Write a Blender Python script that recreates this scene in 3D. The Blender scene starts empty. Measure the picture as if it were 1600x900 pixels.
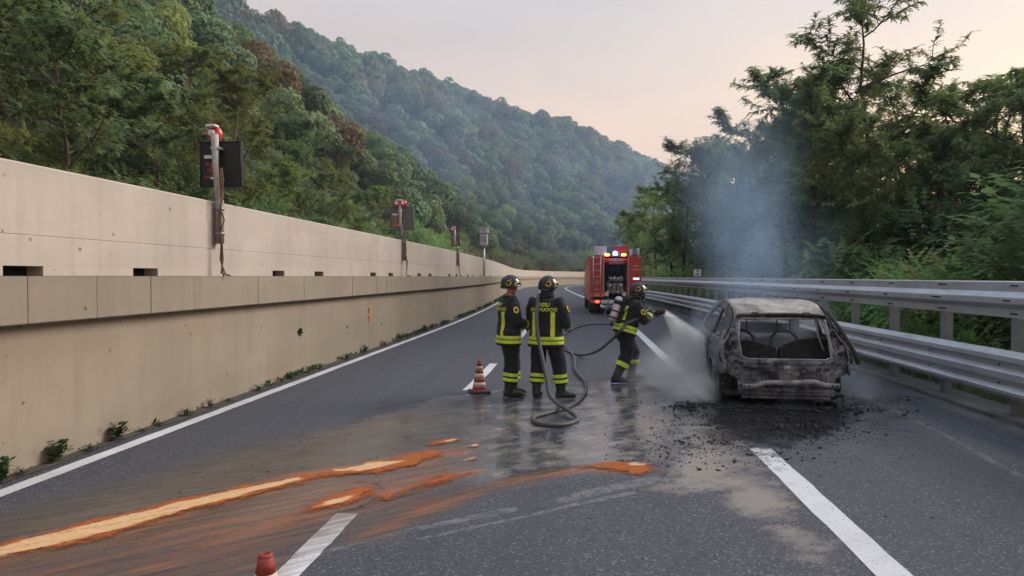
import bpy, bmesh, math, random
import numpy as np
from mathutils import Vector, Matrix, noise as mnoise
from mathutils.bvhtree import BVHTree
R = math.radians
SC = bpy.context.scene
COL = SC.collection
rng = random.Random(7)

# ------------------------------------------------------------------ camera
CAM_H = 1.85
YAW, PITCH, LENS = 5.62, 0.97, 24.0
cd = bpy.data.cameras.new('camera'); cam = bpy.data.objects.new('camera', cd); COL.objects.link(cam)
cd.sensor_width = 36; cd.lens = LENS; cd.clip_start = 0.1; cd.clip_end = 6000
cam.location = (0, 0, CAM_H)
cam.rotation_euler = (R(90 - PITCH), 0, R(YAW))
SC.camera = cam
# ------------------------------------------------------------------ world, sun, exposure
SUN_EL, SUN_AZ = 30.0, 62.0          # azimuth measured from the road's direction (+Y) towards the right (+X)
w = bpy.data.worlds.new('World'); SC.world = w; w.use_nodes = True
wn = w.node_tree; wn.nodes.clear()
sky = wn.nodes.new('ShaderNodeTexSky'); sky.sky_type = 'NISHITA'; sky.sun_disc = False
sky.sun_elevation = R(5.0); sky.sun_rotation = R(SUN_AZ)
sky.air_density = 1.0; sky.dust_density = 3.0; sky.ozone_density = 1.5; sky.altitude = 50
bg = wn.nodes.new('ShaderNodeBackground'); bg.inputs['Strength'].default_value = 0.12
# a thin even veil of high cloud over the clear sky, denser in soft streaks
tc = wn.nodes.new('ShaderNodeTexCoord')
sep = wn.nodes.new('ShaderNodeSeparateXYZ'); wn.links.new(tc.outputs['Generated'], sep.inputs[0])
mp = wn.nodes.new('ShaderNodeMapping'); mp.inputs['Scale'].default_value = (1.5, 1.5, 5.0)
wn.links.new(tc.outputs['Generated'], mp.inputs[0])
nz = wn.nodes.new('ShaderNodeTexNoise'); nz.inputs['Scale'].default_value = 1.3; nz.inputs['Detail'].default_value = 5
wn.links.new(mp.outputs[0], nz.inputs['Vector'])
vr = wn.nodes.new('ShaderNodeMapRange'); vr.inputs[1].default_value = 0.25; vr.inputs[2].default_value = 0.75
vr.inputs[3].default_value = 0.50; vr.inputs[4].default_value = 0.80
wn.links.new(nz.outputs['Fac'], vr.inputs[0])
# the cloud's own tint: warm towards the horizon, grey lilac overhead
cr = wn.nodes.new('ShaderNodeValToRGB')
VEIL = 1.0
cr.color_ramp.elements[0].position = 0.0; cr.color_ramp.elements[0].color = (8.3, 3.95, 1.25, 1)
cr.color_ramp.elements[1].position = 1.0; cr.color_ramp.elements[1].color = (4.6, 5.0, 6.0, 1)
e = cr.color_ramp.elements.new(0.45); e.color = (2.75, 2.8, 3.2, 1)
e = cr.color_ramp.elements.new(0.24); e.color = (5.4, 3.65, 2.45, 1)
wn.links.new(sep.outputs['Z'], cr.inputs['Fac'])
mx = wn.nodes.new('ShaderNodeMix'); mx.data_type = 'RGBA'
wn.links.new(vr.outputs[0], mx.inputs['Factor'])
wn.links.new(sky.outputs[0], mx.inputs[6]); wn.links.new(cr.outputs[0], mx.inputs[7])
wn.links.new(mx.outputs[2], bg.inputs['Color'])
wo = wn.nodes.new('ShaderNodeOutputWorld'); wn.links.new(bg.outputs[0], wo.inputs['Surface'])
sd = bpy.data.lights.new('sun', 'SUN'); sun = bpy.data.objects.new('sun', sd); COL.objects.link(sun)
sd.energy = 2.2; sd.angle = R(28); sd.color = (1.0, 0.88, 0.78)
sv = Vector((math.sin(R(SUN_AZ)) * math.cos(R(SUN_EL)), math.cos(R(SUN_AZ)) * math.cos(R(SUN_EL)), math.sin(R(SUN_EL))))
sun.rotation_euler = sv.to_track_quat('Z', 'Y').to_euler()
SC.view_settings.view_transform = 'Standard'; SC.view_settings.look = 'None'
SC.view_settings.exposure = 1.12; SC.view_settings.gamma = 1.0
SC.render.engine = 'CYCLES'
SC.cycles.use_denoising = True
SC.cycles.max_bounces = 6; SC.cycles.diffuse_bounces = 3; SC.cycles.glossy_bounces = 3
SC.cycles.transmission_bounces = 4; SC.cycles.transparent_max_bounces = 8; SC.cycles.volume_bounces = 2
SC.cycles.volume_step_rate = 2.0; SC.cycles.volume_max_steps = 128
SC.cycles.sample_clamp_indirect = 4.0

# ------------------------------------------------------------------ the road's course: it bends left, then right round the hill
def bend(y):
    k = min(max((y - 22) / 95, 0), 1); o = -4.2 * (k * k * (3 - 2 * k))
    if y > 112: o += (y - 112) ** 2 / (2 * 130)
    return o
def bend_np(y):
    k = np.clip((y - 22) / 95, 0, 1); o = -4.2 * (k * k * (3 - 2 * k))
    return o + np.where(y > 112, (y - 112) ** 2 / 260, 0)
Y_END = 215
def P(y, x, z=0.0): return Vector((x + bend(y), y, z))
L_EDGE, C_LINE, R_EDGE = -4.95, -1.80, 1.94
WALL_X, RAIL_X, KERB_X = -5.3, 5.62, 5.45

# ------------------------------------------------------------------ helpers
_cm = (Matrix.Translation(cam.location) @ cam.rotation_euler.to_matrix().to_4x4())
F_PX = 1600 * LENS / 36
def ray(px, py):
    return (_cm.to_3x3() @ Vector(((px - 800) / F_PX, (450 - py) / F_PX, -1))).normalized()
def G(px, py, z=0.0):
    """the ground point seen at a point of the 1600x900 photograph"""
    d = ray(px, py); t = (z - CAM_H) / d.z
    return Vector((d.x * t, d.y * t, z))
def at_y(px, py, y):
    d = ray(px, py); t = y / d.y
    return Vector((d.x * t, y, CAM_H + d.z * t))

def y_on(px, X):
    """how far along the road a line at lateral offset X is seen at a column of the photograph"""
    d = ray(px, 450); k = d.x / d.y
    return float(min(np.arange(3, 120, .01), key=lambda q: abs(k - (X + bend(q)) / q)))
def z_at(px, py, y):
    d = ray(px, py); return CAM_H + d.z / d.y * y
def px_of(p):
    v = _cm.inverted() @ Vector(p); return 800 + F_PX * v.x / -v.z if v.z < 0 else -9999
def zone_left(p):
    x = px_of(p)
    for lim, wd in ((60, 'at the near end of the parapet'), (270, 'left of the nearest signal post'), (400, 'just behind the nearest signal post'), (520, 'between the nearest signal post and the round sign'), (660, 'around the second signal post'), (760, 'by the smallest signal post')):
        if x < lim: return wd
    return 'beyond the grey cabinet'
def zone_right(p):
    x = px_of(p)
    for lim, wd in ((1030, 'beyond the fire engine'), (1085, 'left of the white distance plate'), (1160, 'behind the left part of the smoke'), (1260, 'behind the burnt car\'s roof'), (1340, 'just right of the burnt car'), (1450, 'over the middle of the near rail'), (1600, 'towards the right edge of the view')):
        if x < lim: return wd
    return 'past the right edge of the view'
def link(o, parent=None):
    COL.objects.link(o)
    if parent is not None: o.parent = parent
    return o
def tag(o, label=None, cat=None, group=None, kind=None):
    if label: o['label'] = label
    if cat: o['category'] = cat
    if group: o['group'] = group
    if kind: o['kind'] = kind
    return o
def thing(name, label, cat, loc=(0, 0, 0), rz=0.0, group=None):
    o = bpy.data.objects.new(name, None); o.empty_display_size = 0.2
    o.location = loc; o.rotation_euler = (0, 0, rz); COL.objects.link(o)
    return tag(o, label, cat, group)
def mesh_obj(name, me, parent=None):
    return link(bpy.data.objects.new(name, me), parent)
def copy_tree(o, parent=None):
    c = o.copy(); COL.objects.link(c)
    if parent is not None: c.parent = parent
    for ch in o.children: copy_tree(ch, c)
    return c

class MB:
    """collects vertices and faces, with a material slot index per face"""
    def __init__(s): s.v = []; s.f = []; s.m = []; s.sm = []
    def add(s, vs, fs, mi=0, smooth=False):
        b = len(s.v); s.v += [tuple(p) for p in vs]
        for f in fs: s.f.append(tuple(i + b for i in f)); s.m.append(mi); s.sm.append(smooth)
    def box(s, c, d, mi=0, rot=None, taper=1.0):
        x, y, z = d[0] / 2, d[1] / 2, d[2] / 2
        vs = [(-x, -y, -z), (x, -y, -z), (x, y, -z), (-x, y, -z), (-x * taper, -y * taper, z), (x * taper, -y * taper, z), (x * taper, y * taper, z), (-x * taper, y * taper, z)]
        if rot is not None: vs = [rot @ Vector(v) for v in vs]
        s.add([(v[0] + c[0], v[1] + c[1], v[2] + c[2]) for v in vs],
              [(0, 3, 2, 1), (4, 5, 6, 7), (0, 1, 5, 4), (1, 2, 6, 5), (2, 3, 7, 6), (3, 0, 4, 7)], mi)
    def bbox(s, c, d, b=0.01, mi=0, rot=None):
        """box with chamfered edges"""
        X, Y, Z = d[0] / 2, d[1] / 2, d[2] / 2; b = min(b, X * .45, Y * .45, Z * .45)
        vs = []; idx = {}
        for sx in (-1, 1):
            for sy in (-1, 1):
                for sz in (-1, 1):
                    for k in range(3):
                        p = [sx * (X - b), sy * (Y - b), sz * (Z - b)]; p[k] += (sx, sy, sz)[k] * b
                        idx[(sx, sy, sz, k)] = len(vs); vs.append(Vector(p))
        fs = []
        for k, (a, c2) in enumerate(((1, 2), (0, 2), (0, 1))):
            for sg in (-1, 1):
                q = []
                for (u, t) in ((-1, -1), (1, -1), (1, 1), (-1, 1)):
                    s3 = [0, 0, 0]; s3[k] = sg; s3[a] = u; s3[c2] = t
                    q.append(idx[(*s3, k)])
                fs.append(tuple(q))
        for k in range(3):
            a, c2 = [i for i in range(3) if i != k]
            for u in (-1, 1):
                for t in (-1, 1):
                    q = []
                    for (sg, kk) in ((-1, a), (1, a), (1, c2), (-1, c2)):
                        s3 = [0, 0, 0]; s3[k] = sg; s3[a] = u; s3[c2] = t
                        q.append(idx[(*s3, kk)])
                    fs.append(tuple(q))
        for sx in (-1, 1):
            for sy in (-1, 1):
                for sz in (-1, 1):
                    fs.append(tuple(idx[(sx, sy, sz, k)] for k in range(3)))
        if rot is not None: vs = [rot @ v for v in vs]
        s.add([(v[0] + c[0], v[1] + c[1], v[2] + c[2]) for v in vs], fs, mi)
    def tube(s, pts, rad, n=8, mi=0, cap=True, flat=1.0, up=None, smooth=True):
        pts = [Vector(p) for p in pts]; N = len(pts)
        if not hasattr(rad, '__len__'): rad = [rad] * N
        vs = []; fs = []; prev = None
        for i in range(N):
            t = (pts[min(i + 1, N - 1)] - pts[max(i - 1, 0)])
            t = t.normalized() if t.length > 1e-9 else Vector((0, 0, 1))
            if prev is None:
                u = Vector(up) if up is not None else (Vector((1, 0, 0)) if abs(t.x) < 0.8 else Vector((0, 1, 0)))
            else: u = prev
            u = (u - t * u.dot(t)); u = u.normalized() if u.length > 1e-6 else t.orthogonal().normalized()
            prev = u; v = t.cross(u)
            for k in range(n):
                a = 2 * math.pi * k / n
                vs.append(pts[i] + u * (math.cos(a) * rad[i]) + v * (math.sin(a) * rad[i] * flat))
        for i in range(N - 1):
            for k in range(n):
                fs.append((i * n + k, i * n + (k + 1) % n, (i + 1) * n + (k + 1) % n, (i + 1) * n + k))
        if cap: fs.append(tuple(range(n - 1, -1, -1))); fs.append(tuple((N - 1) * n + k for k in range(n)))
        s.add(vs, fs, mi, smooth)
    def cyl(s, a, b, r, n=16, mi=0, r2=None, smooth=True): s.tube([a, b], [r, r if r2 is None else r2], n, mi, smooth=smooth)
    def lathe(s, c, prof, n=20, mi=0, smooth=True, axis='z'):
        """prof: list of (radius, height)"""
        vs = []; fs = []
        for (r, h) in prof:
            for k in range(n):
                a = 2 * math.pi * k / n
                p = (r * math.cos(a), r * math.sin(a), h)
                if axis == 'x': p = (h, p[0], p[1])
                if axis == 'y': p = (p[0], h, p[1])
                vs.append((p[0] + c[0], p[1] + c[1], p[2] + c[2]))
        for i in range(len(prof) - 1):
            for k in range(n):
                fs.append((i * n + k, i * n + (k + 1) % n, (i + 1) * n + (k + 1) % n, (i + 1) * n + k))
        fs.append(tuple(range(n - 1, -1, -1))); fs.append(tuple((len(prof) - 1) * n + k for k in range(n)))
        s.add(vs, fs, mi, smooth)
    def ell(s, c, r, nu=14, nv=9, mi=0, rot=None):
        vs = []; fs = []
        for j in range(nv + 1):
            th = math.pi * j / nv
            for i in range(nu):
                ph = 2 * math.pi * i / nu
                v = Vector((r[0] * math.sin(th) * math.cos(ph), r[1] * math.sin(th) * math.sin(ph), r[2] * math.cos(th)))
                if rot is not None: v = rot @ v
                vs.append(v + Vector(c))
        for j in range(nv):
            for i in range(nu):
                fs.append((j * nu + i, (j + 1) * nu + i, (j + 1) * nu + (i + 1) % nu, j * nu + (i + 1) % nu))
        s.add(vs, fs, mi, True)
    def mesh(s, name, mats):
        me = bpy.data.meshes.new(name); me.from_pydata(s.v, [], s.f)
        for m in (mats if isinstance(mats, (list, tuple)) else [mats]): me.materials.append(m)
        if s.f:
            me.polygons.foreach_set('material_index', s.m)
            me.polygons.foreach_set('use_smooth', s.sm)
        me.update(); return me
    def build(s, name, mats, parent=None): return mesh_obj(name, s.mesh(name, mats), parent)

def smooth_path(pts, k=4):
    """Catmull-Rom through the points"""
    P_ = [Vector(p) for p in pts]; out = []
    for i in range(len(P_) - 1):
        a, b, c, d = P_[max(i - 1, 0)], P_[i], P_[i + 1], P_[min(i + 2, len(P_) - 1)]
        for q in range(k):
            t = q / k; out.append(.5 * ((2 * b) + (c - a) * t + (2 * a - 5 * b + 4 * c - d) * t * t + (3 * b - a - 3 * c + d) * t ** 3))
    return out + [P_[-1]]
def fix_normals(me):
    bm = bmesh.new(); bm.from_mesh(me); bmesh.ops.recalc_face_normals(bm, faces=bm.faces[:]); bm.to_mesh(me); bm.free()

# ------------------------------------------------------------------ materials
def srgb(r, g, b):
    f = lambda c: (c / 255 / 12.92) if c / 255 <= 0.04045 else ((c / 255 + 0.055) / 1.055) ** 2.4
    return (f(r), f(g), f(b))
class NT:
    def __init__(s, m): s.t = m.node_tree; s.p = next(n for n in s.t.nodes if n.type == 'BSDF_PRINCIPLED'); s.out = next(n for n in s.t.nodes if n.type == 'OUTPUT_MATERIAL')
    def n(s, typ, inp=None, **kw):
        nd = s.t.nodes.new('ShaderNode' + typ)
        for k, v in kw.items(): setattr(nd, k, v)
        for k, v in (inp or {}).items():
            if isinstance(v, bpy.types.NodeSocket): s.t.links.new(v, nd.inputs[k])
            else:
                if isinstance(v, (tuple, list)) and len(v) == 3 and nd.inputs[k].type == 'RGBA': v = (*v, 1)
                nd.inputs[k].default_value = v
        return nd
    def coord(s, which='Object', scale=(1, 1, 1), rot=(0, 0, 0)):
        t = s.n('TexCoord'); m = s.n('Mapping', {0: t.outputs[which]}); m.inputs['Scale'].default_value = scale; m.inputs['Rotation'].default_value = rot
        return m.outputs[0]
    def flow(s, deg, sx, sy):
        t = s.n('TexCoord'); a = s.n('Mapping', {0: t.outputs['Object']}); a.inputs['Rotation'].default_value = (0, 0, R(deg))
        b = s.n('Mapping', {0: a.outputs[0]}); b.inputs['Scale'].default_value = (sx, sy, 1); return b.outputs[0]
    def noise(s, vec, scale, detail=5, rough=.6, lo=.3, hi=.7, dist=0):
        nz = s.n('TexNoise', {'Vector': vec, 'Scale': scale, 'Detail': detail, 'Roughness': rough, 'Distortion': dist})
        return s.rng(nz.outputs['Fac'], lo, hi)
    def rng(s, val, lo, hi, a=0., b=1.):
        return s.n('MapRange', {0: val, 1: lo, 2: hi, 3: a, 4: b}).outputs[0]
    def mix(s, f, a, b, mode='MIX'):
        m = s.n('Mix', data_type='RGBA', blend_type=mode)
        for k, v in ((0, f), (6, a), (7, b)):
            if isinstance(v, bpy.types.NodeSocket): s.t.links.new(v, m.inputs[k])
            else: m.inputs[k].default_value = (*v, 1) if isinstance(v, tuple) and len(v) == 3 else v
        return m.outputs[2]
    def math(s, op, a, b=0.0, clamp=False):
        m = s.n('Math', operation=op, use_clamp=clamp)
        for k, v in ((0, a), (1, b)):
            if isinstance(v, bpy.types.NodeSocket): s.t.links.new(v, m.inputs[k])
            else: m.inputs[k].default_value = v
        return m.outputs[0]
    def attr(s, name): return s.n('Attribute', attribute_name=name).outputs['Fac']
    def set(s, k, v):
        if isinstance(v, bpy.types.NodeSocket): s.t.links.new(v, s.p.inputs[k])
        else: s.p.inputs[k].default_value = (*v, 1) if isinstance(v, tuple) and len(v) == 3 and s.p.inputs[k].type == 'RGBA' else v
    def bump(s, h, dist=.01, strength=1.0):
        b = s.n('Bump', {'Height': h, 'Distance': dist, 'Strength': strength}); s.t.links.new(b.outputs[0], s.p.inputs['Normal'])
def new_mat(name):
    m = bpy.data.materials.new(name); m.use_nodes = True; return m
def M(name, c1, c2=None, scale=4, rough=.7, metal=0, bump=0, bscale=30, spec=.3, c3=None, s3=1.5, stretch=(1, 1, 1), rvar=0, emit=None, es=0, lo=.35, hi=.65):
    m = new_mat(name); t = NT(m); v = t.coord('Object', stretch)
    c2 = c2 or tuple(x * .8 for x in c1)
    f = t.noise(v, scale, 6, .65, lo, hi); col = t.mix(f, c1, c2)
    if c3: col = t.mix(t.noise(v, s3, 5, .6, .5, .68), col, c3)
    t.set('Base Color', col); t.set('Metallic', metal); t.set('Specular IOR Level', spec)
    if rvar: t.set('Roughness', t.rng(f, 0, 1, rough, rough + rvar))
    else: t.set('Roughness', rough)
    if bump: t.bump(t.noise(v, bscale, 4, .6, 0, 1), bump)
    if emit: t.set('Emission Color', emit); t.set('Emission Strength', es)
    return m

# ================================================================== GROUND, ROAD, PAINT
def seg_dist(px, py, poly):
    """distance, and index/parameter along an open polyline, for arrays of points"""
    best = np.full(px.shape, 1e9); bi = np.zeros(px.shape); side = np.zeros(px.shape)
    for i in range(len(poly) - 1):
        ax, ay = poly[i][0], poly[i][1]; bx, by = poly[i + 1][0], poly[i + 1][1]
        dx, dy = bx - ax, by - ay; L = dx * dx + dy * dy + 1e-12
        t = np.clip(((px - ax) * dx + (py - ay) * dy) / L, 0, 1)
        d = np.hypot(px - ax - t * dx, py - ay - t * dy)
        m = d < best
        best = np.where(m, d, best); bi = np.where(m, i + t, bi)
        side = np.where(m, np.sign(dx * (py - ay) - dy * (px - ax)), side)
    return best, bi, side
def inside(px, py, poly):
    c = np.zeros(px.shape, bool); n = len(poly)
    for i in range(n):
        ax, ay = poly[i][0], poly[i][1]; bx, by = poly[(i + 1) % n][0], poly[(i + 1) % n][1]
        cond = ((ay > py) != (by > py)) & (px < (bx - ax) * (py - ay) / (by - ay + 1e-12) + ax)
        c ^= cond
    return c
def sdf(px, py, poly):
    d, _, _ = seg_dist(px, py, list(poly) + [poly[0]])
    return np.where(inside(px, py, poly), d, -d)
def gpoly(pix): return [tuple(G(a, b)[:2]) for a, b in pix]
def soft(px, py, pix, wdt):
    return np.clip(sdf(px, py, gpoly(pix)) / wdt + 0.5, 0, 1)
def stroke(px, py, pix, w0, w1, edge):
    pts = gpoly(pix); d, t, _ = seg_dist(px, py, pts)
    wv = w0 + (w1 - w0) * t / (len(pts) - 1)
    return np.clip((wv - d) / edge + 0.5, 0, 1)

def road_material():
    m = new_mat('asphalt'); t = NT(m)
    v = t.coord('Object'); vs = t.coord('Object', (1, 1, 1), (0, 0, 0))
    flow = t.flow(-42, .5, 5.0)       # stretched the way the water ran
    flow2 = t.flow(-40, .9, 13)
    lane = t.coord('Object', (2.2, 0.05, 1))
    grain = t.noise(v, 120, 2, .7, .25, .75)
    chip = t.n('TexVoronoi', {'Vector': v, 'Scale': 75.0}).outputs['Color']
    chipv = t.n('SeparateColor', {0: chip}).outputs[0]
    base = t.mix(chipv, (.025, .028, .039), (.086, .092, .116))
    base = t.mix(t.rng(chipv, .93, .97), base, (.22, .22, .22))
    big = t.noise(v, .35, 5, .6, .3, .7)
    base = t.mix(t.math('MULTIPLY', big, .35), base, (.078, .082, .096))
    tracks = t.noise(lane, 1.0, 3, .5, .35, .65)
    base = t.mix(t.math('MULTIPLY', tracks, .35), base, (.042, .043, .05))
    fl = t.noise(flow, 1.6, 7, .68, .3, .7); fl2 = t.noise(flow2, 1.3, 6, .7, .3, .7)
    pat = t.noise(v, 2.2, 7, .7, .3, .7)
    nb = t.math('SUBTRACT', t.math('ADD', t.math('MULTIPLY', fl, .6), t.math('MULTIPLY', fl2, .4)), .5)
    nb2 = t.math('SUBTRACT', t.math('ADD', t.math('MULTIPLY', pat, .55), t.math('MULTIPLY', t.noise(t.flow(-42, .9, 2.6), 1.5, 7, .72, .3, .7), .45)), .5)
    def mask(name, k, lo=.4, hi=.6, extra=None):
        a = t.attr(name)
        s = t.math('ADD', a, t.math('MULTIPLY', extra if extra is not None else nb, k))
        return t.math('MULTIPLY', t.rng(s, lo, hi), t.rng(a, 0.0, .08))
    # pale dried residue left by the water, with wet sheen painted in too
    pale = mask('pale', 1.1, .42, .85, nb2); col = t.mix(t.math('MULTIPLY', pale, .7), base, (.31, .275, .235))
    trk = mask('trail', .7, .45, .75); col = t.mix(t.math('MULTIPLY', t.math('MULTIPLY', trk, .5), t.rng(t.noise(v, 9, 5, .75, .3, .7), .2, .7)), col, (.27, .26, .26))
    # brown mud film
    br = mask('mud', .8, .35, .8)
    mudc = t.mix(fl2, (.034, .029, .026), (.125, .102, .080)); mudc = t.mix(t.math('MULTIPLY', t.rng(t.attr('rust'), 0, 1), t.rng(t.noise(flow, 2.6, 7, .75, .25, .75), .30, .75)), mudc, t.mix(fl2, (.070, .028, .016), (.24, .10, .05)))
    col = t.mix(t.math('MULTIPLY', br, .82), col, mudc)
    rg = mask('ridge', .5, .35, .7); col = t.mix(t.math('MULTIPLY', rg, .8), col, (.028, .016, .012))
    og = mask('orange', 1.1, .42, .9); col = t.mix(t.math('MULTIPLY', og, .75), col, t.mix(fl, (.15, .055, .025), (.34, .125, .05)))
    # soot and ash round the wreck
    pn = t.math('SUBTRACT', pat, .5)
    so = mask('soot', .8, .4, .75, pn); col = t.mix(t.math('MULTIPLY', so, .85), col, (.012, .012, .014))
    t.set('Base Color', col)
    wet = mask('wet', 1.0, .30, .62, nb2)
    rough = t.rng(grain, 0, 1, .62, .85)
    wetr = t.rng(nb2, -.3, .3, .05, .32)
    rr = t.n('Mix', {0: wet, 2: rough, 3: wetr}).outputs[0]
    t.set('Roughness', rr)
    t.set('Specular IOR Level', .4)
    h = t.math('ADD', t.math('MULTIPLY', grain, .6), t.math('MULTIPLY', chipv, .5))
    hw = t.n('Mix', {0: wet, 2: h, 3: t.math('MULTIPLY', t.noise(t.flow(-42, 1, 2.2), 5.0, 4, .6, 0, 1), .35)}).outputs[0]
    t.bump(hw, .006, .8)
    return m
ROAD_M = road_material()

def spill_masks(px, py):
    return {
     'mud': np.maximum.reduce([soft(px, py, [(-300, 830), (0, 792), (150, 755), (300, 712), (450, 676), (600, 645), (700, 630), (770, 640), (770, 690), (740, 750), (640, 800), (560, 830), (470, 880), (380, 960), (-300, 1100)], .9),
                   .85 * soft(px, py, [(560, 800), (700, 765), (830, 735), (930, 722), (1030, 724), (1030, 745), (900, 742), (760, 775), (600, 850), (500, 860)], .25)]),
     'rust': np.maximum.reduce([soft(px, py, [(-200, 880), (0, 850), (250, 790), (480, 735), (600, 712), (740, 690), (755, 745), (640, 775), (520, 830), (420, 880), (300, 930), (-200, 1050)], .8),
                   soft(px, py, [(640, 775), (760, 748), (900, 725), (1040, 722), (1040, 745), (900, 742), (740, 785), (560, 850)], .3),
                   1.0 * stroke(px, py, [(0, 862), (300, 790), (480, 744), (600, 722), (700, 706)], .30, .22, .35), stroke(px, py, [(450, 802), (590, 764), (742, 738)], .18, .12, .3), stroke(px, py, [(880, 732), (1030, 732)], .10, .14, .2)]),
     'wet': np.maximum.reduce([soft(px, py, [(540, 668), (690, 622), (860, 600), (1050, 590), (1330, 605), (1390, 640), (1230, 700), (1150, 690), (1060, 722), (900, 738), (760, 760), (690, 740), (640, 700)], .7),
                   .75 * soft(px, py, [(180, 760), (560, 660), (700, 640), (720, 730), (540, 800), (240, 860), (0, 900), (0, 830)], .8)]),
     'soot': np.maximum(soft(px, py, [(1060, 640), (1110, 604), (1330, 596), (1420, 618), (1400, 640), (1300, 668), (1260, 690), (1170, 682), (1100, 664)], .5), .62 * soft(px, py, [(1000, 640), (1100, 600), (1400, 590), (1480, 640), (1420, 690), (1260, 730), (1120, 720), (1040, 690)], 1.2)),
     'pale': np.maximum(.8 * soft(px, py, [(1000, 770), (1060, 700), (1020, 650), (1110, 650), (1180, 690), (1230, 760), (1330, 900), (1260, 900), (1180, 820), (1100, 775)], .6),
                   .55 * soft(px, py, [(700, 640), (900, 600), (1090, 590), (1080, 650), (1040, 720), (900, 740), (740, 760)], .6)),
     'ridge': np.maximum(stroke(px, py, [(440, 818), (500, 808), (560, 793), (592, 776), (598, 764), (586, 754), (560, 752)], .02, .03, .03), stroke(px, py, [(600, 785), (640, 772), (700, 752)], .02, .05, .06)),
     'orange': np.maximum.reduce([.9 * stroke(px, py, [(-60, 880), (0, 862), (300, 790), (480, 744), (600, 722), (705, 705)], .20, .24, .3), .9 * stroke(px, py, [(420, 815), (590, 768), (745, 738)], .16, .15, .3), .75 * stroke(px, py, [(560, 840), (680, 790), (800, 752), (900, 735), (1030, 731)], .10, .12, .2), .55 * soft(px, py, [(100, 870), (460, 760), (690, 705), (760, 730), (640, 790), (420, 860), (200, 920)], .6)]),
     'trail': np.maximum.reduce([stroke(px, py, [(420, 890), (520, 858), (620, 832), (720, 812), (800, 796)], .025, .06, .05), stroke(px, py, [(880, 782), (930, 768), (985, 757), (1030, 748)], .08, .10, .1),
                   stroke(px, py, [(520, 870), (650, 842), (800, 812), (900, 788), (990, 770)], .015, .04, .05), stroke(px, py, [(640, 632), (760, 612), (900, 606)], .03, .06, .12),
                   stroke(px, py, [(1400, 640), (1500, 690), (1600, 745)], .04, .05, .2)])}
def store_masks(me, masks):
    for k, a in masks.items():
        at = me.attributes.new(k, 'FLOAT', 'POINT'); at.data.foreach_set('value', a.astype(np.float32))
def build_road():
    xs = np.linspace(WALL_X - .05, KERB_X, 220)
    ys = list(np.arange(-40, 1.5, 4.0)) + list(np.arange(1.5, 21, .05))
    st = .06
    while ys[-1] < Y_END: ys.append(ys[-1] + st); st = min(st * 1.08, 3.0)
    ys = np.array(ys); X, Y = np.meshgrid(xs, ys); n0, n1 = X.shape
    XX = X + bend_np(Y)
    Z = np.zeros_like(X) - 0.012 * np.clip((np.abs(X - .3) - 1.5), 0, 9) * .4
    Z -= Z.max()
    v = np.stack([XX, Y, Z], -1).reshape(-1, 3)
    idx = np.arange(n0 * n1).reshape(n0, n1)
    f = np.stack([idx[:-1, :-1], idx[:-1, 1:], idx[1:, 1:], idx[1:, :-1]], -1).reshape(-1, 4)
    me = bpy.data.meshes.new('road'); me.from_pydata(v.tolist(), [], f.tolist())
    px, py = v[:, 0], v[:, 1]
    masks = spill_masks(px, py)
    store_masks(me, masks)
    me.materials.append(ROAD_M); me.polygons.foreach_set('use_smooth', [True] * len(f)); me.update()
    o = mesh_obj('road', me); tag(o, kind='structure'); return o
build_road()
def road_z(x):  # crossfall of the sheet above
    b = max([0 - 0.012 * max(abs(q - .3) - 1.5, 0) * .4 for q in (0,)])
    return -0.012 * max(abs(x - .3) - 1.5, 0) * .4

def paint_material():
    m = new_mat('road_paint'); t = NT(m); v = t.coord('Object')
    wear = t.noise(v, 38, 5, .75, .35, .62); dirt = t.noise(v, 1.1, 6, .65, .35, .7)
    col = t.mix(dirt, (.66, .67, .69), (.46, .46, .47)); col = t.mix(t.rng(wear, 0.0, .22, 1, 0), col, (.13, .13, .14))
    flow2 = t.flow(-40, .9, 13); f2 = t.noise(flow2, 1.3, 6, .7, .3, .7)
    md = t.rng(t.math('ADD', t.attr('mud'), t.math('MULTIPLY', t.math('SUBTRACT', f2, .5), .6)), .35, .8); col = t.mix(t.math('MULTIPLY', md, .8), col, t.mix(f2, (.07, .045, .032), (.22, .15, .10)))
    so = t.rng(t.math('ADD', t.attr('soot'), t.math('MULTIPLY', t.math('SUBTRACT', t.noise(v, 6, 6, .7), .5), .9)), .3, .75); col = t.mix(t.math('MULTIPLY', so, .9), col, (.015, .015, .017))
    t.set('Base Color', col); t.set('Roughness', .65); t.bump(t.noise(v, 110, 3, .6, 0, 1), .003)
    return m
PAINT = paint_material()
def paint_strip(name, x0, w_, y0, y1, parent=None, step=.25, fray0=0, mat=PAINT):
    vs = []; fs = []; y = y0; r = random.Random(int(x0 * 77 + y0)); cols = 5
    ys = []
    while y < y1: ys.append(y); y += max(step, y * .02)
    ys.append(y1)
    for y in ys:
        for c in range(cols):
            u = c / (cols - 1) - .5
            edge = (r.uniform(-.006, .006) if c in (0, cols - 1) else 0)
            yy = y + ((r.uniform(-.25, .1) * fray0) if y == y0 else 0)
            vs.append(P(yy, x0 + u * w_ + edge, road_z(x0) + .004 - (.004 * abs(u) * 0)))
    for i in range(len(ys) - 1):
        for c in range(cols - 1):
            a = i * cols + c; fs.append((a, a + 1, a + cols + 1, a + cols))
    mb = MB(); mb.add(vs, fs); o = mb.build(name, mat, parent); va = np.array([tuple(v) for v in vs]); store_masks(o.data, spill_masks(va[:, 0], va[:, 1])); return o
tag(paint_strip('edge_line', L_EDGE, .17, 2, Y_END), kind='structure')
tag(paint_strip('lane_line', R_EDGE, .23, 1.5, 7.55, fray0=1), kind='structure')
tag(paint_strip('lane_line', R_EDGE, .22, 10.4, Y_END), kind='structure')
yd = 1.75
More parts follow.
